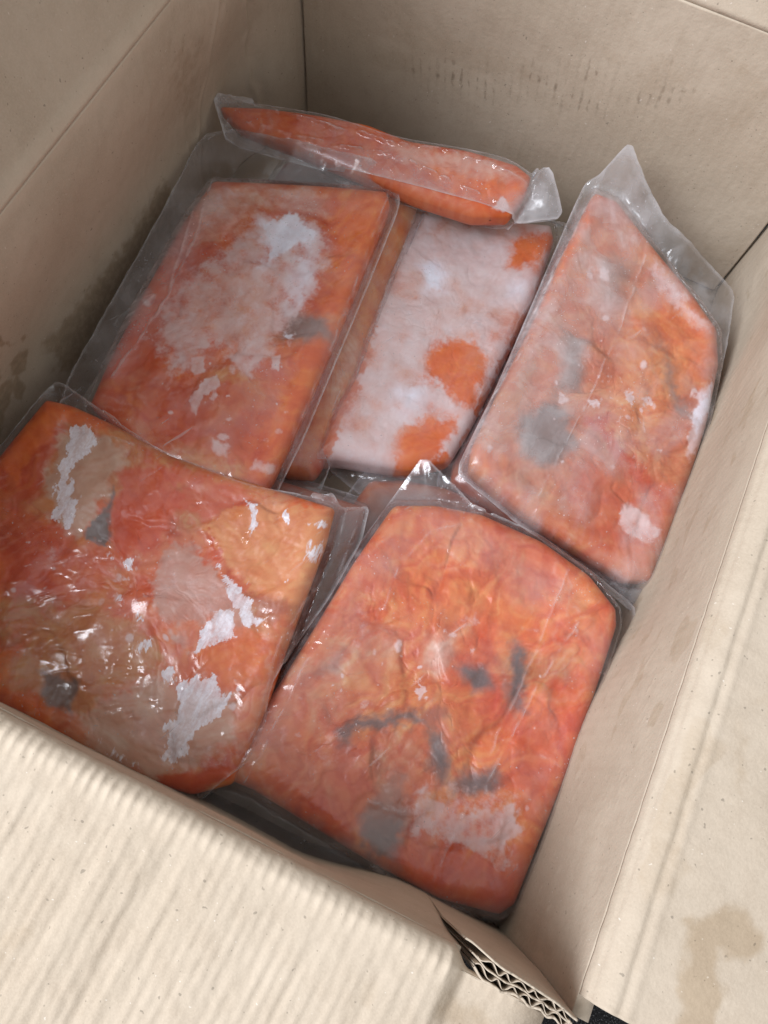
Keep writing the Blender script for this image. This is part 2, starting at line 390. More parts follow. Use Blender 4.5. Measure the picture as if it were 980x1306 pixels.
# torn wall end with the double-wall fluting laid open
end = bpy.data.objects.new('wall_end', None); COL.objects.link(end); adopt(end, box)
end.location = Vector((XT, 0, 0))-Vector(box.location)
def tab_off(x):                               # lean and curl of the loose end
    u = (x-XT)/(W-XT)
    return .0035*(1-sstep(0, .35, u)) + .0012*np.sin(u*5.0) - .002*sstep(.75, 1, u)
def tab_top(x):
    u = (x-XT)/(W-XT)
    return HB + .0035*np.sin(np.pi*np.clip(u*.9+.05, 0, 1)) - .010*(1-sstep(0, .22, u)) + .0006*fbm(x/.004, x*0, 113, 2)
def sheet(name, yfun, x0, x1, nx, th, depth=.215, mt=M_WALL, rag=.0007, seed=1):
    x = np.linspace(x0, x1, nx); y = yfun(x); top = tab_top(x)+rag*fbm(x/.0025, x*0+seed, 117+seed, 2)
    zs = np.r_[0, .002, .006, .015, .03, .06, depth]
    V = []
    for sgn in (1, -1):
        for k, dz in enumerate(zs):
            fade = sstep(.06, .0, dz) if False else max(0.0, 1-dz/.07)
            V.append(np.stack([x-XT, y-tab_off(x)*(1-fade)+sgn*th/2, np.maximum(top-dz, .0098)], 1))
    V = np.vstack(V); nz = len(zs)
    fs = []
    for side in (0, 1):
        b0 = side*nz*nx
        for k in range(nz-1):
            i = np.arange(nx-1); f = np.stack([b0+k*nx+i, b0+k*nx+i+1, b0+(k+1)*nx+i+1, b0+(k+1)*nx+i], 1)
            fs.append(f if side else f[:, ::-1])
    i = np.arange(nx-1); fs.append(np.stack([i, i+1, nz*nx+i+1, nz*nx+i], 1))
    k = np.arange(nz-1)
    for c in (0, nx-1): fs.append(np.stack([k*nx+c, (k+1)*nx+c, nz*nx+(k+1)*nx+c, nz*nx+k*nx+c], 1))
    z = np.zeros(len(V))
    o = make_mesh(name, V, np.vstack(fs), mt, end, dict(stain=z, scuff=z, ridge=z))
    return o
GAPW = .0034
crush = lambda x: 1-.30*sstep(.365, .40, x)+.22*fbm(x/.007, x*0, 131, 2)
sheet('liner', lambda x: tab_off(x)-.0004, XT+.0005, W-.001, 120, .0008, seed=1)
sheet('liner', lambda x: tab_off(x)-.0004-GAPW*crush(x), XT+.004, W-.003, 120, .0006, seed=2)
sheet('liner', lambda x: tab_off(x)-.0004-2*GAPW*crush(x), XT+.006, W-.001, 120, .0008, seed=3)
for r in (0, 1):
    sheet('fluting', lambda x: tab_off(x)-.0004-GAPW*crush(x)*(r+.5)+(GAPW*.40)*crush(x)*(np.sin(2*np.pi*(x+.0023*r+.0022*fbm(x/.012, x*0+r, 133, 2))/.0062)*(.8+.5*fbm(x/.006, x*0+r, 135, 2))), XT+.006, W-.004, 260, .00035, seed=5+r)

# ------------------------------------------------------------------ bags of frozen salmon
PAL = dict(dun=(.40,.20,.14), base=(0.601,0.120,0.037), base2=(0.563,0.096,0.030), base3=(0.630,0.152,0.052), deep=(0.524,0.068,0.018), red=(0.582,0.080,0.033), orange=(0.679,0.144,0.026), peach=(0.660,0.256,0.111),
           peachorange=(0.640,0.184,0.063), pale=(.66,.40,.38), pinkish=(0.582,0.200,0.122), cream=(.58,.40,.36), tan=(.53,.225,.105), orangetan=(0.563,0.168,0.052),
           grey=(.185,.158,.185), greydark=(.105,.09,.115), film_shade=(.10,.088,.11), brown=(0.320,0.090,0.050), pinkgrey=(.55,.34,.34), deepline=(0.446,0.048,0.015))
FROST = dict(rime=(.66,.53,.525), bubble=(.72,.60,.60), frost=(.64,.46,.44), pink=(.62,.40,.36), blue_sheen=(.76,.78,.88), flake=(.76,.73,.82), speck=(.80,.76,.80))  # the bluish patches are frost with sky reflections painted in
BAGS = {}
BAGS['A'] = dict(plane=(0.08,0.3,0.097,0.0,0.0), th=0.034, haze=0.08, soft=0.006, cut=0.35, hT=0.0115, lap=0.0026, pleat=0.0005, fh=0.6, cz=0.0007, strand=0.5, grain=0.6,
  meat=[(0.0067,0.3717),(0.0372,0.3865),(0.0857,0.4085),(0.1268,0.4249),(0.1339,0.4155),(0.1414,0.3533),(0.1494,0.281),(0.1556,0.2202),(0.1583,0.1836),(0.1578,0.1638),(0.1132,0.1586),(0.0635,0.1584),(0.025,0.1734),(0.02,0.2),(0.0119,0.2594),(0.0063,0.3281)],
  film=[(-0.0233,0.4088,0.0876),(-0.0024,0.4232,0.0897),(0.0527,0.4286,0.0995),(0.1041,0.4376,0.1015),(0.1258,0.4434,0.0897),(0.1395,0.4218,0.0855),(0.1472,0.3549,0.0825),(0.1547,0.2827,0.0815),(0.1615,0.2187,0.0815),(0.163,0.1839,0.0815),(0.165,0.16,0.0795),(0.09,0.1458,0.0795),(0.0069,0.1507,0.0795),(-0.0023,0.1885,0.0835),(-0.0056,0.2395,0.0855),(-0.0132,0.3177,0.0855)],
  seeds=[(0.0243,0.2173),(0.0738,0.2231),(0.0244,0.2933),(0.0287,0.3516),(0.0868,0.3484),(0.085,0.2826),(0.14,0.257),(0.119,0.3962),(0.1313,0.3209),(0.1498,0.205),(0.0708,0.1835),(0.1157,0.2)],
  patches=[('deep',0.8,0.01,[(-0.0124,0.3296),(0.0417,0.3171),(0.0462,0.2555),(0.0558,0.2138),(0.0297,0.194),(0.018,0.1848),(0.0073,0.2353),(-0.0043,0.3)]),
    ('deep',0.7,0.006,[(0.055,0.2102),(0.0795,0.2131),(0.112,0.2329),(0.1473,0.2317),(0.1486,0.1862),(0.1266,0.1751),(0.062,0.179)]),
    ('orange',0.9,0.008,[(0.0951,0.3872),(0.1357,0.4208),(0.1456,0.3797),(0.1532,0.2771),(0.1611,0.1835),(0.1357,0.2102),(0.1338,0.2805),(0.1305,0.3348),(0.1126,0.3584)]),
    ('pale',0.6,0.008,[(0.0089,0.3643),(0.0774,0.3973),(0.0982,0.3811),(0.0532,0.3647),(0.0385,0.3228),(0.0234,0.3111)]),
    ('frost',0.55,0.01,[(0.0114,0.3657),(0.0741,0.3975),(0.0974,0.3826),(0.063,0.37),(0.0466,0.3535),(0.0353,0.3285),(0.0218,0.3139),(0.0117,0.3425)]),
    ('frost',0.74,0.009,[(0.0507,0.3576),(0.0858,0.3745),(0.1082,0.3673),(0.1204,0.3367),(0.1227,0.3023),(0.117,0.2786),(0.1188,0.2528),(0.1134,0.2304),(0.0796,0.2492),(0.0738,0.2231),(0.0669,0.2098),(0.0536,0.2225),(0.0394,0.2317),(0.0317,0.2548),(0.0354,0.2848),(0.0449,0.3225)]),
    ('pink',0.9,0.005,[(0.0432,0.2818),(0.0599,0.3121),(0.0889,0.3093),(0.1049,0.2792),(0.1041,0.2584),(0.0842,0.2515),(0.0562,0.2539)]),
    ('blue_sheen',1.0,0.006,[(0.0547,0.3502),(0.0752,0.3707),(0.0988,0.3643),(0.098,0.3507),(0.0832,0.3317),(0.0772,0.314),(0.0698,0.3394)]),
    ('blue_sheen',0.75,0.008,[(0.0913,0.3397),(0.1083,0.3487),(0.1213,0.305),(0.1085,0.2949)]),
    ('grey',0.85,0.007,[(0.1059,0.297),(0.1373,0.3029),(0.1465,0.2905),(0.1159,0.2696)]),
    ('blue_sheen',0.8,0.003,[(0.1144,0.2807),(0.1233,0.2836),(0.1245,0.2757),(0.1168,0.2734)]),
    ('bubble',1.3,0.01,[(0.0401,0.2254),(0.1095,0.2816),(0.1446,0.2594),(0.1505,0.1931),(0.124,0.1798),(0.0664,0.1812)]),
    ('bubble',0.6,0.01,[(-0.0108,0.2748),(0.0069,0.3399),(0.0492,0.2301),(0.0297,0.194)]),
    ('frost',0.8,0.0015,[(0.0692,0.2338),(0.0778,0.2366),(0.084,0.2267),(0.0793,0.2211),(0.0726,0.2241)]),
    ('frost',0.75,0.0015,[(0.0826,0.2179),(0.0911,0.2287),(0.0987,0.2229),(0.0927,0.2103),(0.0929,0.1947),(0.0852,0.2033)]),
    ('frost',0.7,0.0015,[(0.0936,0.2139),(0.0985,0.218),(0.1019,0.2118),(0.0981,0.2083)]),
    ('frost',0.8,0.0015,[(0.1161,0.258),(0.1223,0.2629),(0.1273,0.2506),(0.1209,0.2489)]),
    ('frost',0.7,0.003,[(0.1108,0.1883),(0.1245,0.1891),(0.1275,0.1786),(0.1139,0.1777)]),
    ('frost',0.6,0.003,[(0.1416,0.1887),(0.1574,0.1906),(0.1568,0.1813),(0.1423,0.177)])],
  creases=[[(0.0044,0.3838),(0.0254,0.3158),(0.0332,0.2522),(0.0309,0.1803)],
    [(0.0105,0.3418),(0.0312,0.2684),(0.0341,0.2157)],
    [(0.1255,0.4394),(0.1372,0.3714),(0.1508,0.2759),(0.1624,0.1812)],
    [(0.0039,0.2335),(0.0082,0.2512),(0.0239,0.2629),(0.0202,0.2488),(0.0058,0.2328)]],
  hz=[(0.22,[(-0.0299,0.3592),(0.0212,0.371),(0.0346,0.2915),(0.0424,0.2266),(0.0201,0.1955),(0.0041,0.2068)]),(0.02,[(-0.0281,0.401),(0.0537,0.4375),(0.1252,0.4434),(0.1357,0.4208),(0.0089,0.3643)])])
BAGS['B'] = dict(plane=(0.12,0.31,0.073,-0.25,0.03), th=0.036, haze=0.12, soft=0.009, cut=0.4, hT=0.0115, lap=0.0022, pleat=0.0011, fh=0.45, cz=0.0007, strand=0.35, grain=0.6,
  meat=[(0.0903,0.4265),(0.1425,0.4563),(0.1466,0.4401),(0.1525,0.3834),(0.1623,0.321),(0.1716,0.2619),(0.1752,0.2161),(0.1729,0.2081),(0.1539,0.1993),(0.1132,0.2049),(0.0919,0.281),(0.0892,0.3614)],
  film=[(0.0879,0.4314,0.0732),(0.1445,0.4592,0.062),(0.1516,0.4534,0.0593),(0.1567,0.3863,0.0546),(0.1661,0.3242,0.0494),(0.1742,0.2646,0.0446),(0.1802,0.2136,0.0406),(0.1819,0.1951,0.0386),(0.1557,0.1928,0.0451),(0.1101,0.1983,0.0566),(0.0873,0.2779,0.0687),(0.0844,0.358,0.0718)],
  seeds=[(0.1406,0.4082),(0.1423,0.3634),(0.144,0.3205),(0.1532,0.2705),(0.1607,0.2252),(0.1422,0.4332)],
  patches=[('peach',0.95,0.008,[(0.1343,0.4353),(0.1472,0.4369),(0.1645,0.2917),(0.1706,0.2054),(0.1592,0.1986),(0.1472,0.3013)]),
    ('peachorange',0.6,0.01,[(0.1378,0.414),(0.1477,0.3523),(0.1381,0.3456)]),
    ('pale',0.8,0.01,[(0.1467,0.3152),(0.1613,0.3179),(0.1679,0.2596),(0.1596,0.2577)]),
    ('frost',0.5,0.003,[(0.1539,0.2847),(0.159,0.2933),(0.1652,0.2681),(0.1612,0.2638)])],
  creases=[[(0.1469,0.4448),(0.1624,0.3222),(0.1713,0.2685),(0.1797,0.2173)],
    [(0.1524,0.2908),(0.1612,0.2826),(0.1643,0.2606)]],
  hz=[])
BAGS['C'] = dict(plane=(0.2,0.34,0.059,0.02,0.0), th=0.044, haze=0.08, soft=0.009, cut=0.4, hT=0.0115, lap=0.0004, pleat=0.0011, fh=0.45, cz=0.0007, strand=0.3, grain=0.6,
  meat=[(0.1125,0.4253),(0.1511,0.4566),(0.198,0.4702),(0.2478,0.4888),(0.2551,0.4769),(0.2621,0.4138),(0.2611,0.3508),(0.2601,0.2917),(0.2571,0.2623),(0.2322,0.2412),(0.1824,0.2269),(0.1678,0.2183),(0.1466,0.286),(0.1322,0.3559)],
  film=[(0.1035,0.4293,0.0456),(0.1495,0.4597,0.0479),(0.2086,0.4772,0.0498),(0.2567,0.4983,0.0528),(0.2628,0.4864,0.0523),(0.2758,0.4112,0.0511),(0.2742,0.3419,0.0497),(0.2688,0.2813,0.0429),(0.2561,0.226,0.0366),(0.2288,0.2108,0.0321),(0.1777,0.2234,0.0311),(0.16,0.2138,0.0327),(0.1413,0.2833,0.0463),(0.1235,0.3596,0.046)],
  seeds=[(0.1605,0.3866),(0.1982,0.3875),(0.2341,0.4382),(0.1979,0.3214),(0.2324,0.3261),(0.1827,0.2684),(0.2338,0.266),(0.2416,0.3737)],
  patches=[('pale',0.8,0.02,[(0.1374,0.4367),(0.2503,0.4851),(0.2589,0.4047),(0.2584,0.2743),(0.1811,0.2206)]),
    ('orange',1,0.01,[(0.2089,0.2815),(0.25,0.302),(0.261,0.2601),(0.2267,0.2279)]),
    ('orange',1,0.01,[(0.2098,0.4691),(0.2568,0.4885),(0.2606,0.4192),(0.2293,0.4217)]),
    ('orange',1,0.01,[(0.196,0.3419),(0.2446,0.3665),(0.2589,0.3064),(0.2206,0.2873)]),
    ('rime',0.95,0.003,[(0.1323,0.439),(0.2537,0.4967),(0.2626,0.4434),(0.2602,0.3919),(0.2598,0.271),(0.2267,0.2279),(0.177,0.2148),(0.1661,0.3182)]),
    ('blue_sheen',1,0.006,[(0.1679,0.3997),(0.1763,0.411),(0.1908,0.4044),(0.1951,0.3859),(0.1827,0.3796)]),
    ('blue_sheen',0.8,0.012,[(0.1969,0.2918),(0.2116,0.3074),(0.2221,0.2921),(0.2104,0.2782)]),
    ('blue_sheen',0.6,0.008,[(0.2387,0.4172),(0.2498,0.4275),(0.2527,0.4106),(0.2434,0.4059)]),
    ('thaw',1,0.01,[(0.2293,0.431),(0.2277,0.454),(0.2502,0.4753),(0.2582,0.4697),(0.2476,0.4523),(0.2404,0.432)]),
    ('thaw',1,0.01,[(0.2069,0.326),(0.2149,0.3493),(0.2279,0.358),(0.246,0.3499),(0.253,0.3034),(0.2324,0.3095),(0.2175,0.3145)]),
    ('thaw',1,0.01,[(0.2252,0.2386),(0.2179,0.2581),(0.2222,0.276),(0.247,0.2884),(0.2482,0.2653),(0.2394,0.2342)])],
  creases=[[(0.2501,0.4655),(0.259,0.4138),(0.2542,0.284)],
    [(0.2586,0.4993),(0.272,0.3716),(0.2586,0.2902)]],
  hz=[])
BAGS['E'] = dict(plane=(0.12,0.44,0.099,-0.02,0.28), th=0.026, haze=0.1, soft=0.009, cut=0.4, hT=0.0075, lap=0.001, pleat=0, fh=0.9, cz=0.0022, strand=0.25, grain=0.6,
  meat=[(-0.0209,0.4322),(0.0115,0.4449),(0.0507,0.4561),(0.0906,0.465),(0.124,0.4661),(0.1688,0.4776),(0.2066,0.4822),(0.2209,0.4785),(0.2227,0.4636),(0.2191,0.4456),(0.193,0.4342),(0.1517,0.4299),(0.0985,0.4285),(0.0449,0.4264),(0.0009,0.4248)],
  film=[(-0.0275,0.4351,0.1011),(0.0076,0.4445,0.0992),(0.0615,0.4572,0.0996),(0.1078,0.4604,0.0995),(0.1478,0.4705,0.1009),(0.1944,0.4818,0.1038),(0.2176,0.4786,0.1038),(0.2326,0.4775,0.1197),(0.2558,0.4604,0.0959),(0.2227,0.446,0.0871),(0.1892,0.441,0.0864),(0.1399,0.4337,0.0853),(0.0899,0.4269,0.0844),(-0.0017,0.4088,0.0866)],
  seeds=[(0.0134,0.429),(0.0706,0.4505),(0.0967,0.4453),(0.1378,0.4566),(0.1746,0.4628),(0.2015,0.4615),(0.1553,0.4479),(0.1916,0.441)],
  patches=[('orange',1,0.005,[(0.135,0.4488),(0.1643,0.4567),(0.2184,0.4673),(0.2187,0.4528),(0.2025,0.4457),(0.1702,0.4446)]),
    ('deep',0.5,0.008,[(-0.0132,0.4275),(0.0607,0.4363),(0.1159,0.4471),(0.1037,0.4582),(0.0526,0.4526)]),
    ('pale',0.75,0.006,[(0.1125,0.4538),(0.1707,0.4709),(0.2164,0.4713),(0.165,0.4554),(0.1295,0.4464)]),
    ('pinkish',0.7,0.006,[(0.0923,0.427),(0.1348,0.4357),(0.205,0.4404),(0.213,0.4374),(0.1536,0.4243)]),
    ('frost',0.9,0.0015,[(0.2038,0.4431),(0.208,0.4547),(0.2173,0.449),(0.2125,0.4453)])],
  creases=[[(-0.0097,0.424),(0.0302,0.4297),(0.0739,0.437),(0.1124,0.4472),(0.156,0.4466),(0.2119,0.4466)],
    [(0.017,0.4422),(0.0678,0.4493),(0.0954,0.4546),(0.118,0.4562),(0.1591,0.4675),(0.1909,0.4699),(0.2207,0.4693),(0.2328,0.4849)],
    [(-0.0216,0.4372),(0.017,0.4422)]],
  hz=[(0.3,[(0.0896,0.4324),(0.1165,0.4457),(0.2119,0.4466),(0.2328,0.4849),(0.2561,0.4563),(0.2203,0.4358),(0.1413,0.4222)]),(0.1,[(-0.0286,0.4342),(0.017,0.4422),(-0.0006,0.423),(-0.0133,0.4108)])])
BAGS['F'] = dict(plane=(0.34,0.36,0.095,-0.1,0.06), th=0.04, haze=0.15, soft=0.004, cut=0.45, hT=0.0115, lap=0.0034, pleat=0.0011, fh=0.85, cz=0.0007, strand=0.45, grain=0.6,
  meat=[(0.2676,0.4879),(0.2867,0.4901),(0.3265,0.4679),(0.3672,0.4469),(0.3928,0.4304),(0.4034,0.4045),(0.4103,0.3605),(0.4125,0.3287),(0.4136,0.2974),(0.4141,0.2666),(0.4131,0.2348),(0.3992,0.2278),(0.3625,0.231),(0.3314,0.2348),(0.2994,0.2406),(0.271,0.2484),(0.2668,0.2605),(0.2667,0.3153),(0.2679,0.3704),(0.2664,0.4268)],
  film=[(0.2589,0.4918,0.103),(0.2666,0.4957,0.113),(0.2762,0.5051,0.1406),(0.3008,0.4949,0.1215),(0.3231,0.4853,0.1087),(0.3583,0.4799,0.0969),(0.3951,0.4687,0.0866),(0.4036,0.4329,0.0815),(0.4111,0.3823,0.0757),(0.414,0.3215,0.0698),(0.4136,0.2926,0.0681),(0.4229,0.231,0.0595),(0.4158,0.212,0.059),(0.367,0.2249,0.0667),(0.3199,0.2308,0.0718),(0.266,0.2433,0.0779),(0.2634,0.2511,0.0806),(0.2643,0.3041,0.0877),(0.2633,0.3398,0.0907),(0.2615,0.3904,0.0946),(0.26,0.4361,0.0982),(0.259,0.4664,0.1008)],
  seeds=[(0.2775,0.4522),(0.2905,0.4021),(0.3074,0.4322),(0.3486,0.4193),(0.3823,0.4064),(0.3421,0.38),(0.3017,0.3574),(0.3063,0.2965),(0.2791,0.2963),(0.335,0.3268),(0.3741,0.3333),(0.3822,0.3677),(0.3453,0.2676),(0.3686,0.2941),(0.399,0.268),(0.3678,0.245),(0.3075,0.2616),(0.407,0.329)],
  patches=[('dun',0.5,0.02,[(0.2575,0.4831),(0.3983,0.4641),(0.426,0.3246),(0.414,0.2286),(0.2566,0.2415),(0.2561,0.3823)]),
    ('pinkish',0.45,0.02,[(0.2676,0.4675),(0.3126,0.456),(0.3176,0.3702),(0.3125,0.3145),(0.2796,0.2643),(0.2703,0.2628),(0.2715,0.3793)]),
    ('grey',0.75,0.006,[(0.2895,0.3699),(0.3077,0.3685),(0.3188,0.3328),(0.3034,0.328)]),
    ('grey',0.9,0.006,[(0.2887,0.2979),(0.3051,0.3197),(0.3308,0.2989),(0.3228,0.2732),(0.2959,0.2731)]),
    ('grey',0.8,0.004,[(0.3515,0.4069),(0.362,0.4029),(0.3769,0.3724),(0.3991,0.3505),(0.3799,0.355),(0.3646,0.377)]),
    ('grey',0.55,0.007,[(0.2902,0.4387),(0.3179,0.4424),(0.3283,0.4157),(0.3064,0.4072)]),
    ('peachorange',0.85,0.012,[(0.3215,0.424),(0.3598,0.4379),(0.3958,0.414),(0.3947,0.3822),(0.3799,0.374),(0.3506,0.4044),(0.33,0.3928)]),
    ('peach',0.7,0.012,[(0.3296,0.3847),(0.3518,0.4012),(0.3787,0.3582),(0.373,0.318),(0.3464,0.333)]),
    ('deep',0.6,0.012,[(0.3342,0.2618),(0.3366,0.3057),(0.3686,0.2941),(0.4072,0.3003),(0.4079,0.2623),(0.4053,0.2341),(0.3657,0.2338)]),
    ('deepline',0.9,0.004,[(0.3306,0.3207),(0.3403,0.3223),(0.3799,0.3001),(0.4009,0.2899),(0.3957,0.2854),(0.3697,0.2911),(0.3423,0.3087)]),
    ('orange',0.8,0.01,[(0.2676,0.2614),(0.2863,0.2643),(0.294,0.2544),(0.2766,0.2487)]),
    ('orange',0.9,0.004,[(0.2669,0.4801),(0.2674,0.4589),(0.2645,0.3792),(0.2682,0.3579),(0.2702,0.3825),(0.271,0.4234),(0.2732,0.4581)]),
    ('frost',0.65,0.006,[(0.3202,0.4604),(0.3586,0.4412),(0.3907,0.4231),(0.3859,0.4164),(0.3521,0.4293),(0.3295,0.4409)]),
    ('frost',0.85,0.004,[(0.4016,0.3976),(0.4104,0.3831),(0.4136,0.3398),(0.4064,0.3213),(0.3967,0.3381),(0.3986,0.3615),(0.3911,0.3725)]),
    ('frost',0.8,0.003,[(0.3738,0.2722),(0.3797,0.2787),(0.3979,0.2709),(0.4057,0.2681),(0.403,0.253),(0.3844,0.2536),(0.3755,0.2593)]),
    ('frost',0.85,0.0015,[(0.2861,0.4219),(0.2913,0.4269),(0.2953,0.417),(0.2894,0.4156)]),
    ('frost',0.9,0.0015,[(0.2942,0.4287),(0.3008,0.4304),(0.3053,0.4208),(0.2997,0.4195)]),
    ('frost',0.9,0.0015,[(0.3453,0.3492),(0.3523,0.3493),(0.3559,0.34),(0.3509,0.3392)]),
    ('frost',0.85,0.0015,[(0.3249,0.3305),(0.3314,0.3359),(0.3344,0.3283),(0.3285,0.324)]),
    ('frost',0.8,0.0015,[(0.3053,0.3235),(0.3108,0.3284),(0.3134,0.3205),(0.3083,0.3178)]),
    ('frost',0.75,0.0015,[(0.3592,0.3494),(0.3665,0.3533),(0.3697,0.3495),(0.3627,0.3449)]),
    ('frost',0.7,0.0015,[(0.361,0.3447),(0.3724,0.3287),(0.3701,0.3274)]),
    ('frost',0.7,0.0015,[(0.3813,0.3188),(0.3865,0.3234),(0.3868,0.3181)]),
    ('frost',0.8,0.0015,[(0.2757,0.2657),(0.2789,0.2675),(0.2809,0.2615),(0.277,0.2611)]),
    ('bubble',1.5,0.01,[(0.2623,0.4183),(0.3546,0.4227),(0.3961,0.3304),(0.3366,0.2561),(0.2892,0.273),(0.2891,0.3541)]),
    ('blue_sheen',0.9,0.003,[(0.3963,0.3678),(0.4021,0.3863),(0.409,0.3671),(0.4025,0.3412)]),
    ('speck',0.26,0.03,[(0.2973,0.3511),(0.3325,0.3863),(0.3811,0.3519),(0.3868,0.3181),(0.339,0.2997)])],
  creases=[[(0.3213,0.4527),(0.3258,0.3944),(0.3249,0.3176),(0.3202,0.2475)],
    [(0.2685,0.5163),(0.2676,0.4675),(0.2658,0.376),(0.2652,0.2743),(0.2659,0.243)],
    [(0.264,0.4316),(0.2695,0.3508),(0.2623,0.2656)],
    [(0.3277,0.4649),(0.3604,0.4464),(0.401,0.4249)]],
  hz=[(0.22,[(0.2638,0.5046),(0.2956,0.5195),(0.3205,0.4357),(0.3125,0.3145),(0.2755,0.2586),(0.2647,0.2528),(0.2695,0.3508)]),(0.12,[(0.2874,0.3008),(0.3497,0.3423),(0.3587,0.2677),(0.3148,0.2447),(0.2701,0.2557)])])
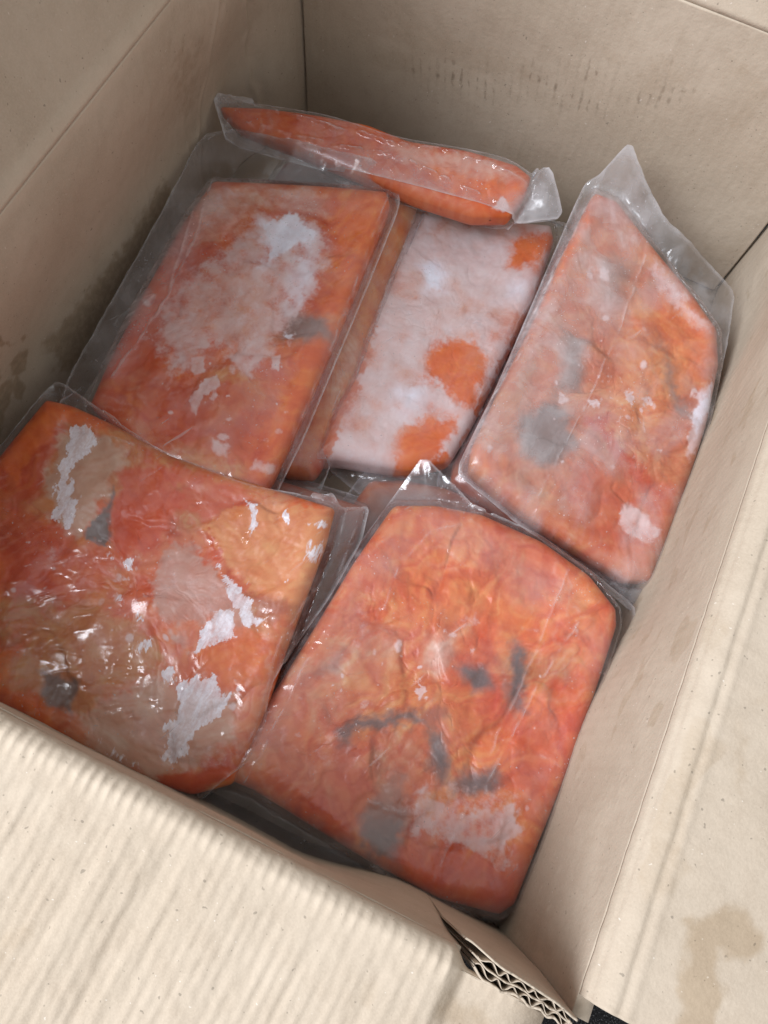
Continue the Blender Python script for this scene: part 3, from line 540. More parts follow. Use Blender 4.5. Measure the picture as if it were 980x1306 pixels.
BAGS['D'] = dict(plane=(0.11,0.09,0.103,0.03,0.03), th=0.046, haze=0.03, soft=0.003, cut=0.6, hT=0.0115, lap=0.0036, pleat=0.0011, fh=0.45, cz=0.0007, strand=0.3, grain=0.6,
  meat=[(0.0007,0.1635),(0.0184,0.1671),(0.0512,0.1673),(0.0915,0.164),(0.1325,0.1681),(0.1748,0.1742),(0.2053,0.1783),(0.2101,0.1576),(0.2144,0.1209),(0.2186,0.0857),(0.2235,0.0525),(0.226,0.0303),(0.2261,0.0057),(0.208,-0.0093),(0.1826,-0.0148),(0.1473,-0.0164),(0.1159,-0.0169),(0.0862,-0.0164),(0.0492,-0.0141),(0.0113,0.008),(-0.0023,0.0392),(-0.0063,0.0825),(-0.0036,0.1223)],
  film=[(-0.004,0.1637,0.0938),(0.0023,0.1775,0.0989),(0.0467,0.1697,0.101),(0.0882,0.163,0.101),(0.1513,0.1664,0.101),(0.1926,0.1785,0.1046),(0.2013,0.183,0.113),(0.2089,0.1799,0.1007),(0.2236,0.1915,0.094),(0.2289,0.1692,0.0894),(0.2269,0.1259,0.0881),(0.2215,0.0936,0.087),(0.2208,0.0621,0.086),(0.2323,0.0276,0.0853),(0.2138,-0.0091,0.0796),(0.202,-0.0166,0.0771),(0.1407,-0.0224,0.075),(0.081,-0.023,0.0732),(0.0414,-0.0224,0.0721),(0.0006,0.0022,0.0756),(-0.0098,0.0423,0.0825),(-0.0131,0.088,0.0877),(-0.0083,0.1286,0.0905)],
  seeds=[(0.013,0.1327),(0.0523,0.1336),(0.0753,0.1037),(0.0883,0.139),(0.1101,0.1119),(0.129,0.1527),(0.1766,0.1325),(0.1994,0.1576),(0.1504,0.0952),(0.052,0.0645),(0.0827,0.0737),(0.0835,0.0419),(0.1231,0.0399),(0.0963,0.0094),(0.1595,0.065),(0.1947,0.0688),(0.1588,0.0119),(0.2009,0.0245),(0.2081,0.0986),(0.1965,-0.0083),(0.0386,0.0258)],
  patches=[('orange',0.9,0.0027,[(0.0007,0.161),(0.039,0.1669),(0.0555,0.1594),(0.0214,0.1522),(0.0183,0.1292),(0.0175,0.0991),(0.0041,0.1103)]),
    ('cream',0.9,0.0027,[(0.0244,0.1474),(0.054,0.1571),(0.0718,0.152),(0.0734,0.123),(0.0752,0.0924),(0.0533,0.0932),(0.0346,0.1132)]),
    ('grey',1,0.0014,[(0.0735,0.129),(0.0923,0.0936),(0.0761,0.0956),(0.0758,0.1097)]),
    ('red',0.9,0.0045,[(0.0715,0.1428),(0.0913,0.1584),(0.1169,0.144),(0.1242,0.1215),(0.1209,0.1031),(0.0982,0.0894),(0.0811,0.1151)]),
    ('red',0.65,0.0045,[(0.0994,0.1593),(0.1445,0.1661),(0.161,0.1564),(0.1349,0.1323),(0.1221,0.1348)]),
    ('peach',1,0.0018,[(0.1349,0.1323),(0.1597,0.1587),(0.2092,0.1767),(0.2197,0.1283),(0.2122,0.1112),(0.1873,0.1074),(0.1605,0.1164)]),
    ('pinkgrey',0.8,0.0027,[(0.1267,0.1171),(0.1517,0.1123),(0.1953,0.0925),(0.1839,0.074),(0.1683,0.0589),(0.1338,0.0765),(0.1263,0.0891)]),
    ('red',0.55,0.0045,[(0.0219,0.0925),(0.0605,0.0909),(0.1017,0.0883),(0.1021,0.0694),(0.074,0.048),(0.0473,0.046)]),
    ('tan',0.9,0.0045,[(0.0774,0.0259),(0.0953,0.0581),(0.1335,0.0631),(0.1571,0.0459),(0.1299,0.0031),(0.0951,-0.0011),(0.0765,0.0025)]),
    ('grey',0.9,0.0027,[(0.0942,0.0147),(0.1182,0.0173),(0.1258,0.0011),(0.1123,-0.0028)]),
    ('orange',0.7,0.0036,[(0.1453,0.0661),(0.1685,0.0824),(0.2029,0.0882),(0.2127,0.0697),(0.2036,0.0478),(0.1781,0.0558)]),
    ('cream',0.75,0.0045,[(0.1299,0.0031),(0.1553,0.0399),(0.2047,0.0458),(0.2194,0.0284),(0.1884,-0.0075),(0.1539,-0.0144)]),
    ('deep',0.9,0.0027,[(0.155,-0.0162),(0.1895,-0.0093),(0.2214,0.0246),(0.2216,0.0058),(0.2117,-0.0127),(0.1926,-0.0148)]),
    ('brown',0.7,0.004,[(0.183,0.1053),(0.2122,0.1112),(0.2049,0.0945),(0.1941,0.0946)]),
    ('brown',0.5,0.004,[(0.1181,0.1271),(0.1243,0.1287),(0.1267,0.1171),(0.1188,0.1161)]),
    ('flake',1,0.0022,[(0.0271,0.1503),(0.0416,0.1604),(0.0504,0.1462),(0.0445,0.1343),(0.0491,0.1202),(0.0606,0.1111),(0.0655,0.1033),(0.0642,0.0941),(0.0494,0.0956),(0.0466,0.1058),(0.0419,0.1108),(0.0406,0.122),(0.0366,0.126),(0.0345,0.1386)]),
    ('flake',0.95,0.002,[(0.159,0.1116),(0.1763,0.1076),(0.1996,0.0919),(0.1867,0.0884),(0.1756,0.0964),(0.1676,0.1034)]),
    ('flake',1,0.002,[(0.1693,0.0881),(0.1801,0.0932),(0.1895,0.0793),(0.1802,0.071),(0.1705,0.0599),(0.17,0.0726)]),
    ('flake',1,0.002,[(0.1728,0.0395),(0.1809,0.0508),(0.1909,0.0518),(0.2049,0.0464),(0.1998,0.0312),(0.1933,0.0197),(0.195,0.0121),(0.1917,-0.0001),(0.185,0.0027),(0.1773,0.0182),(0.1811,0.0273)]),
    ('flake',0.9,0.0016,[(0.15,0.1584),(0.1621,0.1569),(0.1671,0.1449),(0.1662,0.1374),(0.1608,0.1505)]),
    ('flake',0.85,0.0015,[(0.1733,0.1623),(0.183,0.1597),(0.1853,0.1537),(0.1786,0.1576)]),
    ('flake',0.6,0.003,[(0.1904,0.159),(0.2076,0.1687),(0.21,0.1612),(0.196,0.1588)]),
    ('flake',0.6,0.004,[(0.1985,0.1486),(0.2106,0.1572),(0.2119,0.1383),(0.202,0.1363)]),
    ('flake',0.9,0.0015,[(0.1589,0.0429),(0.1635,0.0464),(0.1701,0.0419),(0.1663,0.0371)]),
    ('flake',0.8,0.0015,[(0.1963,0.1212),(0.2,0.1243),(0.2007,0.1205)]),
    ('flake',0.7,0.002,[(0.1353,0.0509),(0.1436,0.0574),(0.1446,0.0489),(0.1384,0.0459)]),
    ('flake',0.55,0.004,[(0.143,-0.0053),(0.1617,-0.006),(0.176,-0.0039),(0.1773,-0.0104),(0.1536,-0.0098)]),
    ('flake',0.7,0.0015,[(0.1026,0.0915),(0.1102,0.0952),(0.1142,0.0861),(0.1082,0.0846)]),
    ('flake',0.65,0.0015,[(0.093,0.0911),(0.0984,0.0937),(0.1006,0.0878),(0.0963,0.0857)]),
    ('flake',0.75,0.0015,[(0.1288,0.0687),(0.1319,0.0703),(0.1364,0.0618),(0.1318,0.0623)]),
    ('flake',0.7,0.002,[(0.1098,0.0704),(0.1156,0.0745),(0.1167,0.0683),(0.1124,0.0663)]),
    ('bubble',1.0,0.01,[(0.0829,0.096),(0.1254,0.1193),(0.1567,0.0559),(0.121,0.0389)]),
    ('bubble',0.8,0.01,[(0.0219,0.0925),(0.0714,0.0962),(0.0962,0.0479),(0.0582,0.0298)]),
    ('bubble',0.6,0.01,[(0.1467,0.0409),(0.2074,0.0698),(0.2163,0.0246),(0.1801,-0.002)]),
    ('frost',0.42,0.008,[(0.1288,0.0849),(0.1517,0.1123),(0.1919,0.0988),(0.1782,0.0844),(0.1472,0.0722)]),
    ('frost',0.45,0.008,[(0.0586,0.076),(0.0618,0.0888),(0.0794,0.0613),(0.0706,0.0598)]),
    ('speck',0.28,0.03,[(0.0864,0.0949),(0.1179,0.1128),(0.1519,0.064),(0.1181,0.0479),(0.0944,0.0684)]),
    ('frost',0.45,0.004,[(0.1919,0.0131),(0.2183,0.0303),(0.2185,0.0114),(0.1924,-0.0056)])],
  creases=[[(0.0198,0.1452),(0.0878,0.1643),(0.1212,0.1668),(0.1535,0.1704),(0.2058,0.1779)],
    [(0.0006,0.1705),(0.0843,0.1703),(0.1315,0.1688),(0.2046,0.1803)],
    [(0.2102,0.1859),(0.2195,0.1503),(0.2136,0.0881),(0.2244,0.038),(0.2225,0.018)],
    [(0.2204,0.1821),(0.2262,0.1314),(0.2222,0.0666)]],
  hz=[])
BAGS['G'] = dict(plane=(0.31,0.1,0.095,0.0,-0.03), th=0.046, haze=0.05, soft=0.004, cut=0.45, hT=0.0115, lap=0.0038, pleat=0.0011, fh=0.45, cz=0.0007, strand=0.7, grain=1.2,
  meat=[(0.2364,0.2024),(0.2613,0.2149),(0.2908,0.2228),(0.335,0.2234),(0.3716,0.2157),(0.3952,0.2022),(0.3994,0.1917),(0.4009,0.1433),(0.4014,0.0976),(0.3994,0.0536),(0.3984,0.0163),(0.3923,0.0074),(0.3584,0.0006),(0.3191,0.001),(0.2778,0.0041),(0.2381,0.0073),(0.2119,0.0055),(0.2168,0.0227),(0.2224,0.0629),(0.2263,0.1074),(0.2296,0.1543)],
  film=[(0.2336,0.2095,0.0809),(0.2398,0.2398,0.0933),(0.2743,0.2267,0.0917),(0.2895,0.2238,0.084),(0.3336,0.2267,0.0804),(0.37,0.222,0.0778),(0.4071,0.2124,0.0761),(0.4116,0.2045,0.0744),(0.4172,0.1523,0.0679),(0.4184,0.1029,0.0684),(0.4174,0.0557,0.0688),(0.41,0.0059,0.0683),(0.4043,-0.0011,0.0685),(0.3693,-0.0175,0.067),(0.3275,-0.025,0.0672),(0.2777,-0.0271,0.0673),(0.2355,-0.0251,0.0693),(0.2113,-0.0208,0.0751),(0.2088,-0.0084,0.0828),(0.2141,0.0166,0.08),(0.2181,0.0627,0.0766),(0.2213,0.1092,0.0752),(0.2255,0.163,0.0756)],
  seeds=[(0.2635,0.1799),(0.2558,0.1366),(0.2929,0.1762),(0.3252,0.1813),(0.2867,0.1209),(0.3098,0.1526),(0.3425,0.172),(0.3764,0.1712),(0.3307,0.1189),(0.3515,0.1322),(0.3854,0.1289),(0.2606,0.0917),(0.2586,0.0497),(0.2952,0.067),(0.3313,0.0719),(0.3578,0.0844),(0.3866,0.0918),(0.253,0.0113),(0.2882,0.022),(0.3244,0.0447),(0.3617,0.0447),(0.3896,0.0519),(0.3192,0.0026),(0.3634,0.0119),(0.3887,0.0236),(0.2482,0.0447)],
  patches=[('pinkish',0.45,0.016,[(0.2365,0.2003),(0.2901,0.2157),(0.3469,0.2139),(0.3951,0.1942),(0.4016,0.1563),(0.3764,0.1712),(0.3145,0.1905),(0.2635,0.1799),(0.2462,0.1424),(0.2483,0.0571),(0.2291,0.0088),(0.2127,0.004),(0.2245,0.0907)]),
    ('peachorange',0.8,0.014,[(0.2648,0.1769),(0.2916,0.1792),(0.324,0.1843),(0.3516,0.1835),(0.356,0.1545),(0.3234,0.1523),(0.3035,0.1358),(0.264,0.1337)]),
    ('deep',0.8,0.014,[(0.3091,0.1385),(0.3346,0.1578),(0.336,0.138),(0.3656,0.113),(0.388,0.1048),(0.3739,0.092),(0.3439,0.1027),(0.3178,0.103)]),
    ('orangetan',0.8,0.012,[(0.2565,0.0865),(0.2932,0.114),(0.3341,0.1108),(0.3536,0.0947),(0.3366,0.0744),(0.3057,0.072),(0.2742,0.0571)]),
    ('greydark',0.95,0.0045,[(0.3162,0.1218),(0.3321,0.1311),(0.34,0.1201),(0.3302,0.1122)]),
    ('greydark',0.95,0.0045,[(0.3431,0.1533),(0.3515,0.1489),(0.3586,0.1225),(0.3645,0.1157),(0.3504,0.1186),(0.3451,0.1358)]),
    ('greydark',0.85,0.0045,[(0.2651,0.0559),(0.2766,0.0722),(0.3052,0.0874),(0.3147,0.0841),(0.3007,0.0759),(0.2782,0.0621),(0.2746,0.0496)]),
    ('greydark',0.7,0.0045,[(0.3153,0.0828),(0.3242,0.0808),(0.3357,0.0619),(0.361,0.0768),(0.3677,0.0679),(0.3452,0.0544),(0.3267,0.0606)]),
    ('grey',0.95,0.0045,[(0.3003,0.0393),(0.3085,0.0521),(0.3227,0.0381),(0.3303,0.0049),(0.312,0.0048),(0.3015,0.0139)]),
    ('red',0.75,0.012,[(0.3271,0.0117),(0.3565,0.0281),(0.3961,0.0352),(0.3933,0.0121),(0.3682,0.0007),(0.3379,-0.0052)]),
    ('red',0.55,0.014,[(0.3602,0.1104),(0.3834,0.1344),(0.4039,0.1313),(0.4046,0.0943),(0.3891,0.0691),(0.3667,0.0704)]),
    ('pinkish',0.5,0.014,[(0.2302,0.0241),(0.2923,0.0595),(0.32,0.0545),(0.3431,0.0594),(0.3262,0.0339),(0.2905,0.0173),(0.2479,0.0089)]),
    ('deep',0.7,0.01,[(0.2505,0.0159),(0.2894,0.0197),(0.3001,0.0104),(0.2752,0.0045),(0.2529,0.0055)]),
    ('greydark',0.85,0.0045,[(0.3154,0.0813),(0.3243,0.0793),(0.3348,0.0675),(0.3328,0.0575),(0.324,0.0654)]),
    ('brown',0.8,0.0025,[(0.3019,0.0874),(0.3201,0.0977),(0.3243,0.0918),(0.3131,0.0842)]),  # brown patches here paint the dark of crevices into the flesh
    ('brown',0.7,0.0025,[(0.286,0.0627),(0.2977,0.056),(0.3028,0.0405),(0.2919,0.0502)]),
    ('brown',0.6,0.003,[(0.3348,0.1408),(0.3474,0.1302),(0.3612,0.1078),(0.3512,0.1126)]),
    ('greydark',0.7,0.0045,[(0.342,0.0618),(0.3604,0.078),(0.3683,0.0742),(0.3525,0.0593)]),
    ('brown',0.6,0.003,[(0.3011,0.1414),(0.3127,0.1301),(0.3092,0.1151),(0.3017,0.1248)]),
    ('grey',0.5,0.0045,[(0.2392,0.0814),(0.2487,0.1024),(0.2526,0.0878)]),
    ('film_shade',0.85,0.012,[(0.2065,-0.0018),(0.2253,0.0041),(0.2578,0.0021),(0.2973,0.0035),(0.3334,-0.0018),(0.3494,-0.0106),(0.2938,-0.02),(0.223,-0.0141)]),  # paints the dark gap behind the film onto the flesh
    ('pale',0.6,0.006,[(0.2925,0.1304),(0.3067,0.1441),(0.3084,0.1247),(0.3077,0.1111),(0.2959,0.1153)]),
    ('frost',0.7,0.004,[(0.324,0.0387),(0.3348,0.0496),(0.3473,0.0496),(0.3786,0.0642),(0.3873,0.0537),(0.3837,0.0435),(0.391,0.0329),(0.3817,0.0258),(0.3693,0.034),(0.3565,0.0281),(0.3381,0.028),(0.3269,0.0257)]),
    ('bubble',1.2,0.01,[(0.2312,0.0841),(0.2574,0.1479),(0.3314,0.1493),(0.3385,0.1001),(0.2719,0.0684),(0.243,0.0302)]),
    ('bubble',0.5,0.01,[(0.3405,0.1269),(0.3914,0.1854),(0.403,0.0815),(0.3637,0.0399)]),
    ('frost',0.55,0.006,[(0.3222,0.0496),(0.3472,0.0643),(0.3792,0.0704),(0.3831,0.0605),(0.3483,0.0471),(0.3174,0.0327)]),
    ('frost',0.85,0.0015,[(0.2968,0.1059),(0.3053,0.1002),(0.3055,0.0939),(0.3005,0.0963)]),
    ('frost',0.7,0.002,[(0.3159,0.1367),(0.322,0.138),(0.3216,0.1327)]),
    ('frost',0.42,0.01,[(0.2407,0.1397),(0.2491,0.1509),(0.2651,0.1171),(0.2566,0.093),(0.246,0.1078)]),
    ('frost',0.5,0.003,[(0.3659,0.1906),(0.3742,0.1911),(0.3798,0.1694),(0.3739,0.1734)]),
    ('frost',0.45,0.004,[(0.2533,0.0411),(0.2764,0.046),(0.2723,0.035)]),
    ('frost',0.45,0.003,[(0.3919,0.0305),(0.4017,0.0604),(0.4052,0.0592),(0.398,0.0306)]),
    ('frost',0.5,0.003,[(0.3042,0.1498),(0.313,0.1611),(0.3194,0.1538),(0.3107,0.1426)])],
  creases=[[(0.3554,0.2144),(0.3566,0.1616),(0.3536,0.0947),(0.3504,0.0005)],
    [(0.3732,0.18),(0.3647,0.132),(0.3577,0.0692)],
    [(0.2599,0.1351),(0.2576,0.1623),(0.2651,0.1919),(0.2878,0.2127)],
    [(0.2466,0.2093),(0.2699,0.2133),(0.2917,0.2204)],
    [(0.3431,0.1619),(0.3521,0.1645)],
    [(0.2998,0.0303),(0.3169,0.0339),(0.3312,0.0435)],
    [(0.3061,0.0303),(0.3205,0.0327)],
    [(0.3819,0.0958),(0.3983,0.0943)],
    [(0.2316,0.01),(0.2327,0.0374),(0.2325,0.088)]],
  hz=[(0.07,[(0.2365,0.2003),(0.2901,0.2157),(0.3469,0.2139),(0.4009,0.197),(0.4039,0.1313),(0.3989,0.0282),(0.3892,0.0076),(0.3792,0.1455),(0.3145,0.1905),(0.2635,0.1799),(0.2483,0.0571),(0.2291,0.0088),(0.2127,0.004),(0.2245,0.0907)]),(0.3,[(0.2065,-0.0018),(0.2253,0.0041),(0.2973,0.0035),(0.3454,-0.0017),(0.3892,0.0076),(0.3919,0.0009),(0.2987,-0.0178),(0.223,-0.0141)]),(0.06,[(0.235,0.227),(0.2861,0.2253),(0.2901,0.2157),(0.2394,0.2018)])])
def connected(lab):
    """give every connected patch of faces its own number; crumbs join a neighbour"""
    H, Wd = lab.shape; out = -np.ones((H, Wd), int); n = 0
    L = lab.tolist(); O = out.tolist(); info = []
    for a0 in range(H):
        for b0 in range(Wd):
            if O[a0][b0] >= 0: continue
            v = L[a0][b0]; st = [(a0, b0)]; O[a0][b0] = n; cells = [(a0, b0)]; nb = -1
            while st:
                a, b = st.pop()
                for c, d in ((a+1, b), (a-1, b), (a, (b+1) % Wd), (a, (b-1) % Wd)):
                    if not 0 <= c < H: continue
                    if L[c][d] == v:
                        if O[c][d] < 0: O[c][d] = n; st.append((c, d)); cells.append((c, d))
                    elif O[c][d] >= 0: nb = O[c][d]
            info.append((cells, nb)); n += 1
    for k in range(n):
        cells, nb = info[k]
        if len(cells) < 400 and nb >= 0:
            for a, b in cells: O[a][b] = nb
    return np.array(O)
GROUP = 'vacuum bags of frozen salmon in the box'
def build_bag(key, label, seed, res=1.0, pieces=True):
    B = BAGS[key]; px0, py0, pz0, pa, pb = B['plane']; th = B['th']; hT = B['hT']
    rng = np.random.default_rng(seed)
    outl = chaikin(densify(ccw(B['meat']), 4), 2); ctr = outl.mean(0)
    film3 = ccw(B['film'])
    mid = lambda x, y: pz0 + pa*(x-px0) + pb*(y-py0) - hT
    hB = th-hT
    R = B.get('R', .013)
    root = empty('frozen_salmon_bag', (ctr[0], ctr[1], float(mid(ctr[0], ctr[1])-hB)), label, 'salmon bag', GROUP)
    seeds = np.array(B['seeds']); ns = len(seeds)
    sdz = rng.uniform(-.0016, .0014, ns); sang = rng.uniform(0, math.pi, ns); stil = rng.uniform(0, 6.28, ns)
    scol = np.array([np.array(PAL[rng.choice(['base', 'base2', 'base3', 'peachorange', 'pinkish', 'deep', 'orange', 'tan'])])*rng.uniform(.8, 1.12) for _ in range(ns)])
    def height(x, y, crease=True):
        d = np.maximum(sdist(x, y, outl), 0)
        e = np.clip(d/R, 0, 1); prof = np.sqrt(np.maximum(1-(1-e)**2, 0))
        amp = sstep(0, .02, d)
        wx = x+.015*fbm(x/.05, y/.05, seed+1, 2)+.002*fbm(x/.016, y/.016, seed+11, 1); wy = y+.015*fbm(x/.05, y/.05, seed+2, 2)+.002*fbm(x/.016, y/.016, seed+12, 1)
        ex, ey = wx[:, None]-seeds[:, 0], wy[:, None]-seeds[:, 1]
        ca, sa = np.cos(sang), np.sin(sang)
        dd = np.sqrt(((ex*ca+ey*sa)*.68)**2+((-ex*sa+ey*ca)*1.3)**2)
        idx = np.argmin(dd, 1); so = np.sort(dd, 1)
        w = np.exp(-(dd-so[:, :1])/B.get('soft', .009)); w /= w.sum(1, keepdims=True)
        wh = np.exp(-(dd-so[:, :1])/.009); wh /= wh.sum(1, keepdims=True)
        h = hT*prof + amp*((wh@sdz) + .0022*fbm(x/.05, y/.05, seed+3, 3) + (.0006*fbm(x/.012, y/.012, seed+4, 3)-.0004 if crease else 0))
        wt = np.exp(-(dd-so[:, :1])/.0022); wt /= wt.sum(1, keepdims=True)
        tl = (wt*np.clip(.45+(ex*np.cos(stil)+ey*np.sin(stil))/.045, 0, 1)).sum(1)
        gap = so[:, 1]-so[:, 0] if ns > 1 else np.full(x.shape, 1.)
        cm = B.get('cut', .5)*sstep(-.25, .45, fbm(x/.03, y/.03, seed+13, 2))
        fold = np.abs(fbm(wx/.022+1.6*fbm(x/.035, y/.035, seed+14), wy/.022, seed+15, 2))
        if crease: h = h - amp*B['lap']*tl - amp*(cm*(.0014*np.exp(-(gap/.0030)**2)+.0008*np.exp(-(gap/.009)**2)) + .00035*np.exp(-(fold/.20)**2))
        return h, idx, w, d, gap, fold, cm
    # ---- flesh: discs of rings round the middle, then cut into the single pieces
    na = int(540*res); nr = int(105*res)
    ring = resample(outl, na)
    rr = 1-(1-np.linspace(.0015**.6, 1, nr))**1.25
    rr[0] = .0015
    under = np.linspace(1, .86, 14)[1:]          # the rounded flank below the widest line
    side = np.r_[np.ones(nr), -np.ones(len(under))]; rr = np.r_[rr, under]; nr = len(rr)
    X = (ctr[0]+rr[:, None]*(ring[:, 0]-ctr[0])[None]).ravel(); Y = (ctr[1]+rr[:, None]*(ring[:, 1]-ctr[1])[None]).ravel()
    h, idx, w, d, gap, fold, cm = height(X, Y)
    sr = np.repeat(side, na)
    e_ = np.clip(d/.012, 0, 1); low = hB*np.sqrt(np.maximum(1-(1-e_)**2, 0))
    V = np.stack([X, Y, mid(X, Y)+np.where(sr > 0, h, -low)], 1)
    col = w@scol
    # muscle bands
    ang = sang[idx]; wv = .006*fbm(X/.02, Y/.02, seed+6)
    c = X*np.cos(ang)+Y*np.sin(ang)+wv
    band = sstep(.35, .95, np.sin(2*np.pi*c/.0085+2*fbm(X/.03, Y/.03, seed+7)))*sstep(-.2, .4, fbm(X/.03, Y/.03, seed+8))
    col = col + (.30*band)[:, None]*(np.array(PAL['pale'])-col)
    m = sstep(.1, .6, fbm(X/.032, Y/.032, seed+9, 3)); col = col + (.4*m)[:, None]*(np.array(PAL['deep'])-col)
    m = sstep(.15, .6, fbm(X/.036, Y/.036, seed+10, 3)); col = col + (.45*m)[:, None]*(np.array(PAL['peachorange'])-col)
    m = cm*np.exp(-(gap/.0022)**2); col = col + (.5*m)[:, None]*(np.array(PAL['brown'])-col)  # creases between pieces browned, their shade put into the colour
    m = np.exp(-(fold/.13)**2); col = col + (.45*m)[:, None]*(np.array(PAL['deep'])-col)  # folds coloured deeper, painting the dark of crevices
    m = sstep(.22, .5, fold); col = col + (.35*m)[:, None]*(np.array(PAL['peachorange'])-col)
    frost = np.zeros(len(X)); flake = np.zeros(len(X)); fcol = np.tile(np.array(FROST['frost']), (len(X), 1))
    for k, (ty, st, wd, pts) in enumerate(B['patches']):
        lo = np.min(pts, 0)-.02; hi = np.max(pts, 0)+.02
        sel = np.where((X > lo[0]) & (X < hi[0]) & (Y > lo[1]) & (Y < hi[1]))[0]
        if not len(sel): continue
        x, y = X[sel], Y[sel]
        big = np.ptp(np.array(pts), axis=0).max(); wa = min(.006, .10*big) if big > .012 else .28*big
        nsc = .014 if big > .012 else .0045
        if ty == 'flake':                    # torn, streaky edge
            wx = x+wa*.8*fbm(x/.010, y/.010, seed+20+k)+.0016*fbm((x+y)/.0014, (x-y)/.010, seed+k, 2)
            wy = y+wa*.8*fbm(x/.010, y/.010, seed+40+k)+.0016*fbm((x+y)/.0014, (x-y)/.010, seed+k+5, 2)
        else:
            wx = x+wa*fbm(x/nsc, y/nsc, seed+20+k, 4)+wa*.5*fbm(x/.004, y/.004, seed+25+k, 3); wy = y+wa*fbm(x/nsc, y/nsc, seed+40+k, 4)+wa*.5*fbm(x/.004, y/.004, seed+45+k, 3)
        if ty == 'flake': wd = max(.0035, wd)
        mk = sstep(-wd, wd, sdist(wx, wy, pts))*st
        if ty == 'flake': flake[sel] = np.maximum(flake[sel], mk)
        elif ty in FROST:
            if ty == 'bubble':               # little flat ice bubbles under the film
                rb = np.random.default_rng(seed+k); P = np.array(pts); lo2, hi2 = P.min(0), P.max(0); acc = np.zeros(len(x))
                for _ in range(int(st*45)):
                    bx, by = rb.uniform(lo2, hi2)
                    if not inside(np.array([bx]), np.array([by]), pts)[0]: continue
                    br = .0006+.0026*rb.random()**4; an2 = rb.uniform(0, 3.14); asp = rb.uniform(1, 1.8)
                    ddx, ddy = x+.0006*fbm(x/.004, y/.004, k)-bx, y-by
                    rd = np.hypot((ddx*math.cos(an2)+ddy*math.sin(an2))/asp, -ddx*math.sin(an2)+ddy*math.cos(an2))
                    acc = np.maximum(acc, (.40+.35*rb.random())*(1-sstep(br*.5, br*1.2+.0006, rd)))
                mk = acc
            if ty == 'speck': mk = mk*2.2*sstep(.42, .62, fbm(x/.0042, y/.0042, seed+60, 2))
            if ty == 'frost' and st < .6: mk = mk*(.8+.7*fbm(x/.010, y/.010, seed+61+k, 3))
            elif ty == 'frost': mk = mk*(.95+.40*fbm(x/.012, y/.012, seed+61+k, 4))
            if ty == 'rime': mk = mk*(.88+.28*fbm(x/.016, y/.016, seed+62, 4)+.50*fbm(x/.04, y/.04, seed+63, 3))
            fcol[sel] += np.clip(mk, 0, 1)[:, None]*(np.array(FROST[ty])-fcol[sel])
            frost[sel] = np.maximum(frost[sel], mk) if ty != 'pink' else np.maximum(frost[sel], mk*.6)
        elif ty == 'thaw': frost[sel] *= 1-mk
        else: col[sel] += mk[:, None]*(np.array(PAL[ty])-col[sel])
    # flesh strands: twisted streaks from deep red to pale
    qx = X+.022*fbm(X/.05, Y/.05, seed+16, 3)+.006*fbm(X/.016, Y/.016, seed+26, 2); qy = Y+.022*fbm(X/.05, Y/.05, seed+17, 3)+.006*fbm(X/.016, Y/.016, seed+27, 2)
    a0 = B.get('grain', .6)
    st1 = fbm((qx*math.cos(a0)+qy*math.sin(a0))/.034, (-qx*math.sin(a0)+qy*math.cos(a0))/.011, seed+18, 4)
    st2 = fbm(qx/.020, qy/.020, seed+19, 3)
    sat0 = np.clip((col[:, 0]-col[:, 2])/.4, 0, 1); sat = sat0*B['strand']
    for s_, lo_, hi_, k_, mul in ((st1, .02, .42, 1, (1.08, 1.65, 1.9)), (st1, .02, .40, -1, (.84, .50, .38)), (st2, .2, .6, 1, (1.02, 1.25, 1.4)), (st2, .2, .6, -1, (.84, .64, .55))):
        m = (sstep(lo_, hi_, s_*k_)*sat*.85)[:, None]; col = col*(1-m+m*np.array(mul))
    # fibre lines of each single piece
    lx = X*np.cos(ang)+Y*np.sin(ang); ly = -X*np.sin(ang)+Y*np.cos(ang)
    fb = fbm(lx/.040+.3*st2, (ly+.004*fbm(X/.02, Y/.02, seed+28))/.0042, seed+29, 3)
    m = (sstep(.1, .5, fb)*sat0*.32)[:, None]; col = col*(1-m+m*np.array((1.10, 1.55, 1.75)))
    m = (sstep(.1, .5, -fb)*sat0*.32)[:, None]; col = col*(1-m+m*np.array((.84, .62, .52)))
    frost = np.clip(frost, 0, 1); col = np.clip(col*np.array((.95, .83, .66)), .01, .9)
    i = np.arange(nr-1)[:, None]; j = np.arange(na)[None, :]
    q = np.stack([i*na+j, (i+1)*na+j, (i+1)*na+(j+1) % na, i*na+(j+1) % na], -1).reshape(-1, 4)
    zb = mid(X, Y)-low+.0004
    G3 = V.reshape(nr, na, 3); du = np.gradient(G3, axis=0); dv = (np.roll(G3, -1, 1)-np.roll(G3, 1, 1))
    NV = np.cross(du, dv).reshape(-1, 3); NV /= np.linalg.norm(NV, axis=1)[:, None]+1e-12
    fi = idx[q[:, 0]] if pieces else np.zeros(len(q), int)
    if pieces: fi = connected(fi.reshape(nr-1, na)).ravel()
    for p in np.unique(fi):
        fq = q[fi == p]
        ed = np.sort(np.stack([fq, np.roll(fq, -1, 1)], -1).reshape(-1, 2), 1)
        od = np.stack([fq, np.roll(fq, -1, 1)], -1).reshape(-1, 2)
        key2 = ed[:, 0].astype(np.int64)*len(X)+ed[:, 1]
        u, inv, cnt = np.unique(key2, return_inverse=True, return_counts=True)
        be = od[cnt[inv] == 1]               # open edges drop to the underside as the piece's flanks
        used = np.unique(fq); mp = np.full(len(X), -1); mp[used] = np.arange(len(used))
        bu = np.unique(be); mb = np.full(len(X), -1); mb[bu] = len(used)+np.arange(len(bu))
        vv = np.vstack([V[used], np.stack([X[bu], Y[bu], zb[bu]], 1)])
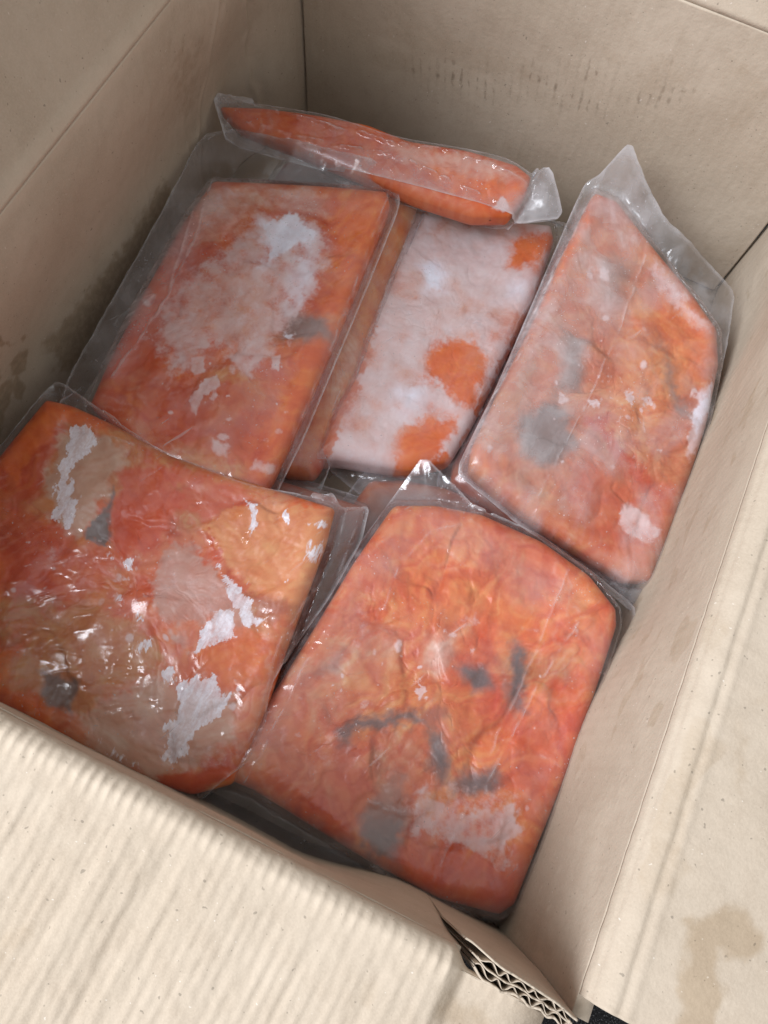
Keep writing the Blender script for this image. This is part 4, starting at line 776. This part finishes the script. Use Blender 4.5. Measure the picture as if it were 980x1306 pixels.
        ff = np.vstack([mp[fq], np.stack([mp[be[:, 1]], mp[be[:, 0]], mb[be[:, 0]], mb[be[:, 1]]], 1)])
        al = np.r_[used, bu]
        o = make_mesh('salmon_piece', vv, ff, M_SALMON, None, dict(col=col[al], frost=frost[al], flake=flake[al], fcol=fcol[al]), True, NV[al])
        adopt(o, root)
    # ---- film: upper and lower sheet, sealed together in the flat margin round the block
    fo = chaikin(film3, 1, .12)
    def sheet_of(na, nr, top):
        ring = resample(fo, na); c3 = ctr
        rr = np.linspace(.0015, 1, nr)
        x = (c3[0]+rr[:, None]*(ring[:, 0]-c3[0])[None]).ravel(); y = (c3[1]+rr[:, None]*(ring[:, 1]-c3[1])[None]).ravel()
        sd = sdist(x, y, outl); so = seg_dist(x, y, fo[:, :2], True)
        zo = np.tile(ring[:, 2], nr)
        tent = .0035
        m0 = mid(x, y)
        hh = height(x, y, False)[0]
        e = np.clip((sd+tent)/(R+tent), 0, 1); prof = np.sqrt(np.maximum(1-(1-e)**2, 0))
        e2 = np.clip(sd/R, 0, 1); prof0 = np.sqrt(np.maximum(1-(1-e2)**2, 0))
        body = hh + hT*(prof-prof0) + .0007
        out = np.clip(-sd-tent*.4, 0, None); t = out/(out+so+1e-5); t = t*t*(3-2*t)*.5+t*.5
        an = np.arctan2(y-c3[1], x-c3[0])
        wr = sstep(-.030, -.004, -np.abs(sd))                       # pleats run outward from the block's edge
        pl = fbm(an*14, sd/.03, seed+70, 3)
        fl = sstep(0, .012, out)
        if top:
            z = m0 + body*np.where(sd > -tent, 1, 0) + t*(zo-m0)
            z = z + wr*B['pleat']*(np.abs(pl)) + fl*(.0016*fbm(x/.03, y/.03, seed+71, 3)+.0006*fbm(x/.009, y/.009, seed+72, 2))
            rg1 = np.clip(1-np.abs(fbm((x*math.cos(a0)+y*math.sin(a0))/.045, (-x*math.sin(a0)+y*math.cos(a0))/.016, seed+73, 3))*3.2, 0, 1)**3
            rg2 = np.clip(1-np.abs(fbm(x/.022, y/.030, seed+74, 3))*3.2, 0, 1)**4
            z = z + (sstep(.002, .012, sd)*(.25+.75*sstep(-.1, .4, fbm(x/.05, y/.05, seed+69, 2))))*(.00050*rg1+.00035*rg2)
        else:
            z = m0 - np.where(sd > -tent, 1, 0)*hB*np.sqrt(np.maximum(1-(1-np.clip((sd+tent)/.0155, 0, 1))**2, 0)) + t*(zo-m0) - .0006
            z = z + fl*(.0016*fbm(x/.03, y/.03, seed+71, 3)+.0006*fbm(x/.009, y/.009, seed+75, 2)) - fl*.0006
        hz = np.full(len(x), B['haze'])*(.35+1.5*sstep(-.35, .5, fbm(x/.035, y/.035, seed+76, 4)))
        
        for v, pts in B['hz']: hz = hz + v*sstep(-.014, .014, sdist(x+.01*fbm(x/.03, y/.03, seed+77), y+.01*fbm(x/.03, y/.03, seed+78), pts))
        hz = np.maximum(hz, .03)*(1-(1-B['fh'])*sstep(.001, .006, out))
        hz = hz + .30*np.exp(-(so/.0010)**2)  # glint along the sealed edge, painted in as haze
        hz = hz + .18*np.exp(-((sd+.001)/.0022)**2)*sstep(-.1, .5, fbm(an*9, sd*0, seed+79))
        if top:
            for k, cr in enumerate(B['creases']):
                cd = seg_dist(x+.0015*fbm(x/.02, y/.02, seed+80+k), y+.0015*fbm(x/.02, y/.02, seed+90+k), cr, False)
                br = sstep(-.45, .25, fbm(x/.012, y/.012, seed+81+k, 2))
                z = z + B['cz']*br*np.exp(-(cd/(.0009 if B['cz'] < .001 else .0016))**2)
                hz = hz + .26*br*np.exp(-(cd/.0007)**2)  # whitens the fold line as a painted glint
        q0 = np.arange(nr-1)[:, None]; q1 = np.arange(na)[None, :]
        f = np.stack([q0*na+q1, (q0+1)*na+q1, (q0+1)*na+(q1+1) % na, q0*na+(q1+1) % na], -1).reshape(-1, 4)
        return np.stack([x, y, z], 1), (f if top else f[:, ::-1]), np.clip(hz, 0, .85)
    v, f, hz = sheet_of(int(600*res), int(115*res), True)
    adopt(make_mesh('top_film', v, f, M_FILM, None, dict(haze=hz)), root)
    v, f, hz = sheet_of(int(300*res), int(50*res), False)
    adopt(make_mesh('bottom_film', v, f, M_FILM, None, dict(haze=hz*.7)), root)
    return root

# three bags of the layer below, seen only through the gaps and painted dark as their shade
for k, (src, dz, xy) in dict(H=('D', -.049, (.015, .03)), I=('G', -.048, (-.03, .028)), J=('F', -.044, (-.01, -.0)), K=('A', -.050, (.012, .085))).items():  # K is added to put something dark behind the clear margin
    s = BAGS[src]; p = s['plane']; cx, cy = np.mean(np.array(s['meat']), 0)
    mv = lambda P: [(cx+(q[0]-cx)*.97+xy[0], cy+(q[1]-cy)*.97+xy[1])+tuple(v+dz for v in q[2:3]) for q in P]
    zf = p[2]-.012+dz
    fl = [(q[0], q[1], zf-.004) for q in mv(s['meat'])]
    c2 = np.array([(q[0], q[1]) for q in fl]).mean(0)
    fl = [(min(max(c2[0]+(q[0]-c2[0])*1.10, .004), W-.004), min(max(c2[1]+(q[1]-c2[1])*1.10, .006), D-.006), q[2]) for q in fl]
    BAGS[k] = dict(plane=(p[0], p[1], p[2]+dz, 0, 0), th=.036, hT=.012, cz=.0005, strand=.5, lap=.001, pleat=.001, grain=.5, fh=.5, haze=.10, meat=mv(s['meat']), film=fl, seeds=mv(s['seeds'])[::4], patches=[('greydark', .85, .03, mv(s['meat']))], creases=[], hz=[])  # greydark over the whole bag paints the gap's shade into its colour
LABELS = dict(
    A='clear salmon bag with a large pale frost patch, lying on another bag by the wall',
    B='narrow strip of a salmon bag showing from under the large pale-frosted bag',
    C='salmon bag almost wholly white-pink with frost, three orange spots showing through',
    D='salmon bag of chunky mixed pieces with crisp white flakes and a cream piece',
    E='salmon bag standing on edge behind the others with a folded seam along it',
    F='milky salmon bag with a pointed film corner sticking up, leaning in the corner',
    G='large orange-red salmon bag with swirling dark grey skin streaks in front of the milky bag',
    H='salmon bag in the lower layer beneath the chunky flake-marked bag',
    I='salmon bag in the lower layer beneath the large swirled orange-red bag',
    K='dark salmon bag added to the lower layer behind the large pale-frosted bag',
    J='salmon bag in the lower layer beneath the milky bag')
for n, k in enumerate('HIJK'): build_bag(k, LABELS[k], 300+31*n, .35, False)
for n, (k, r) in enumerate(dict(A=1, B=.6, C=.85, E=.8, F=1, D=1.1, G=1.1).items()):
    build_bag(k, LABELS[k], 500+113*n, r)
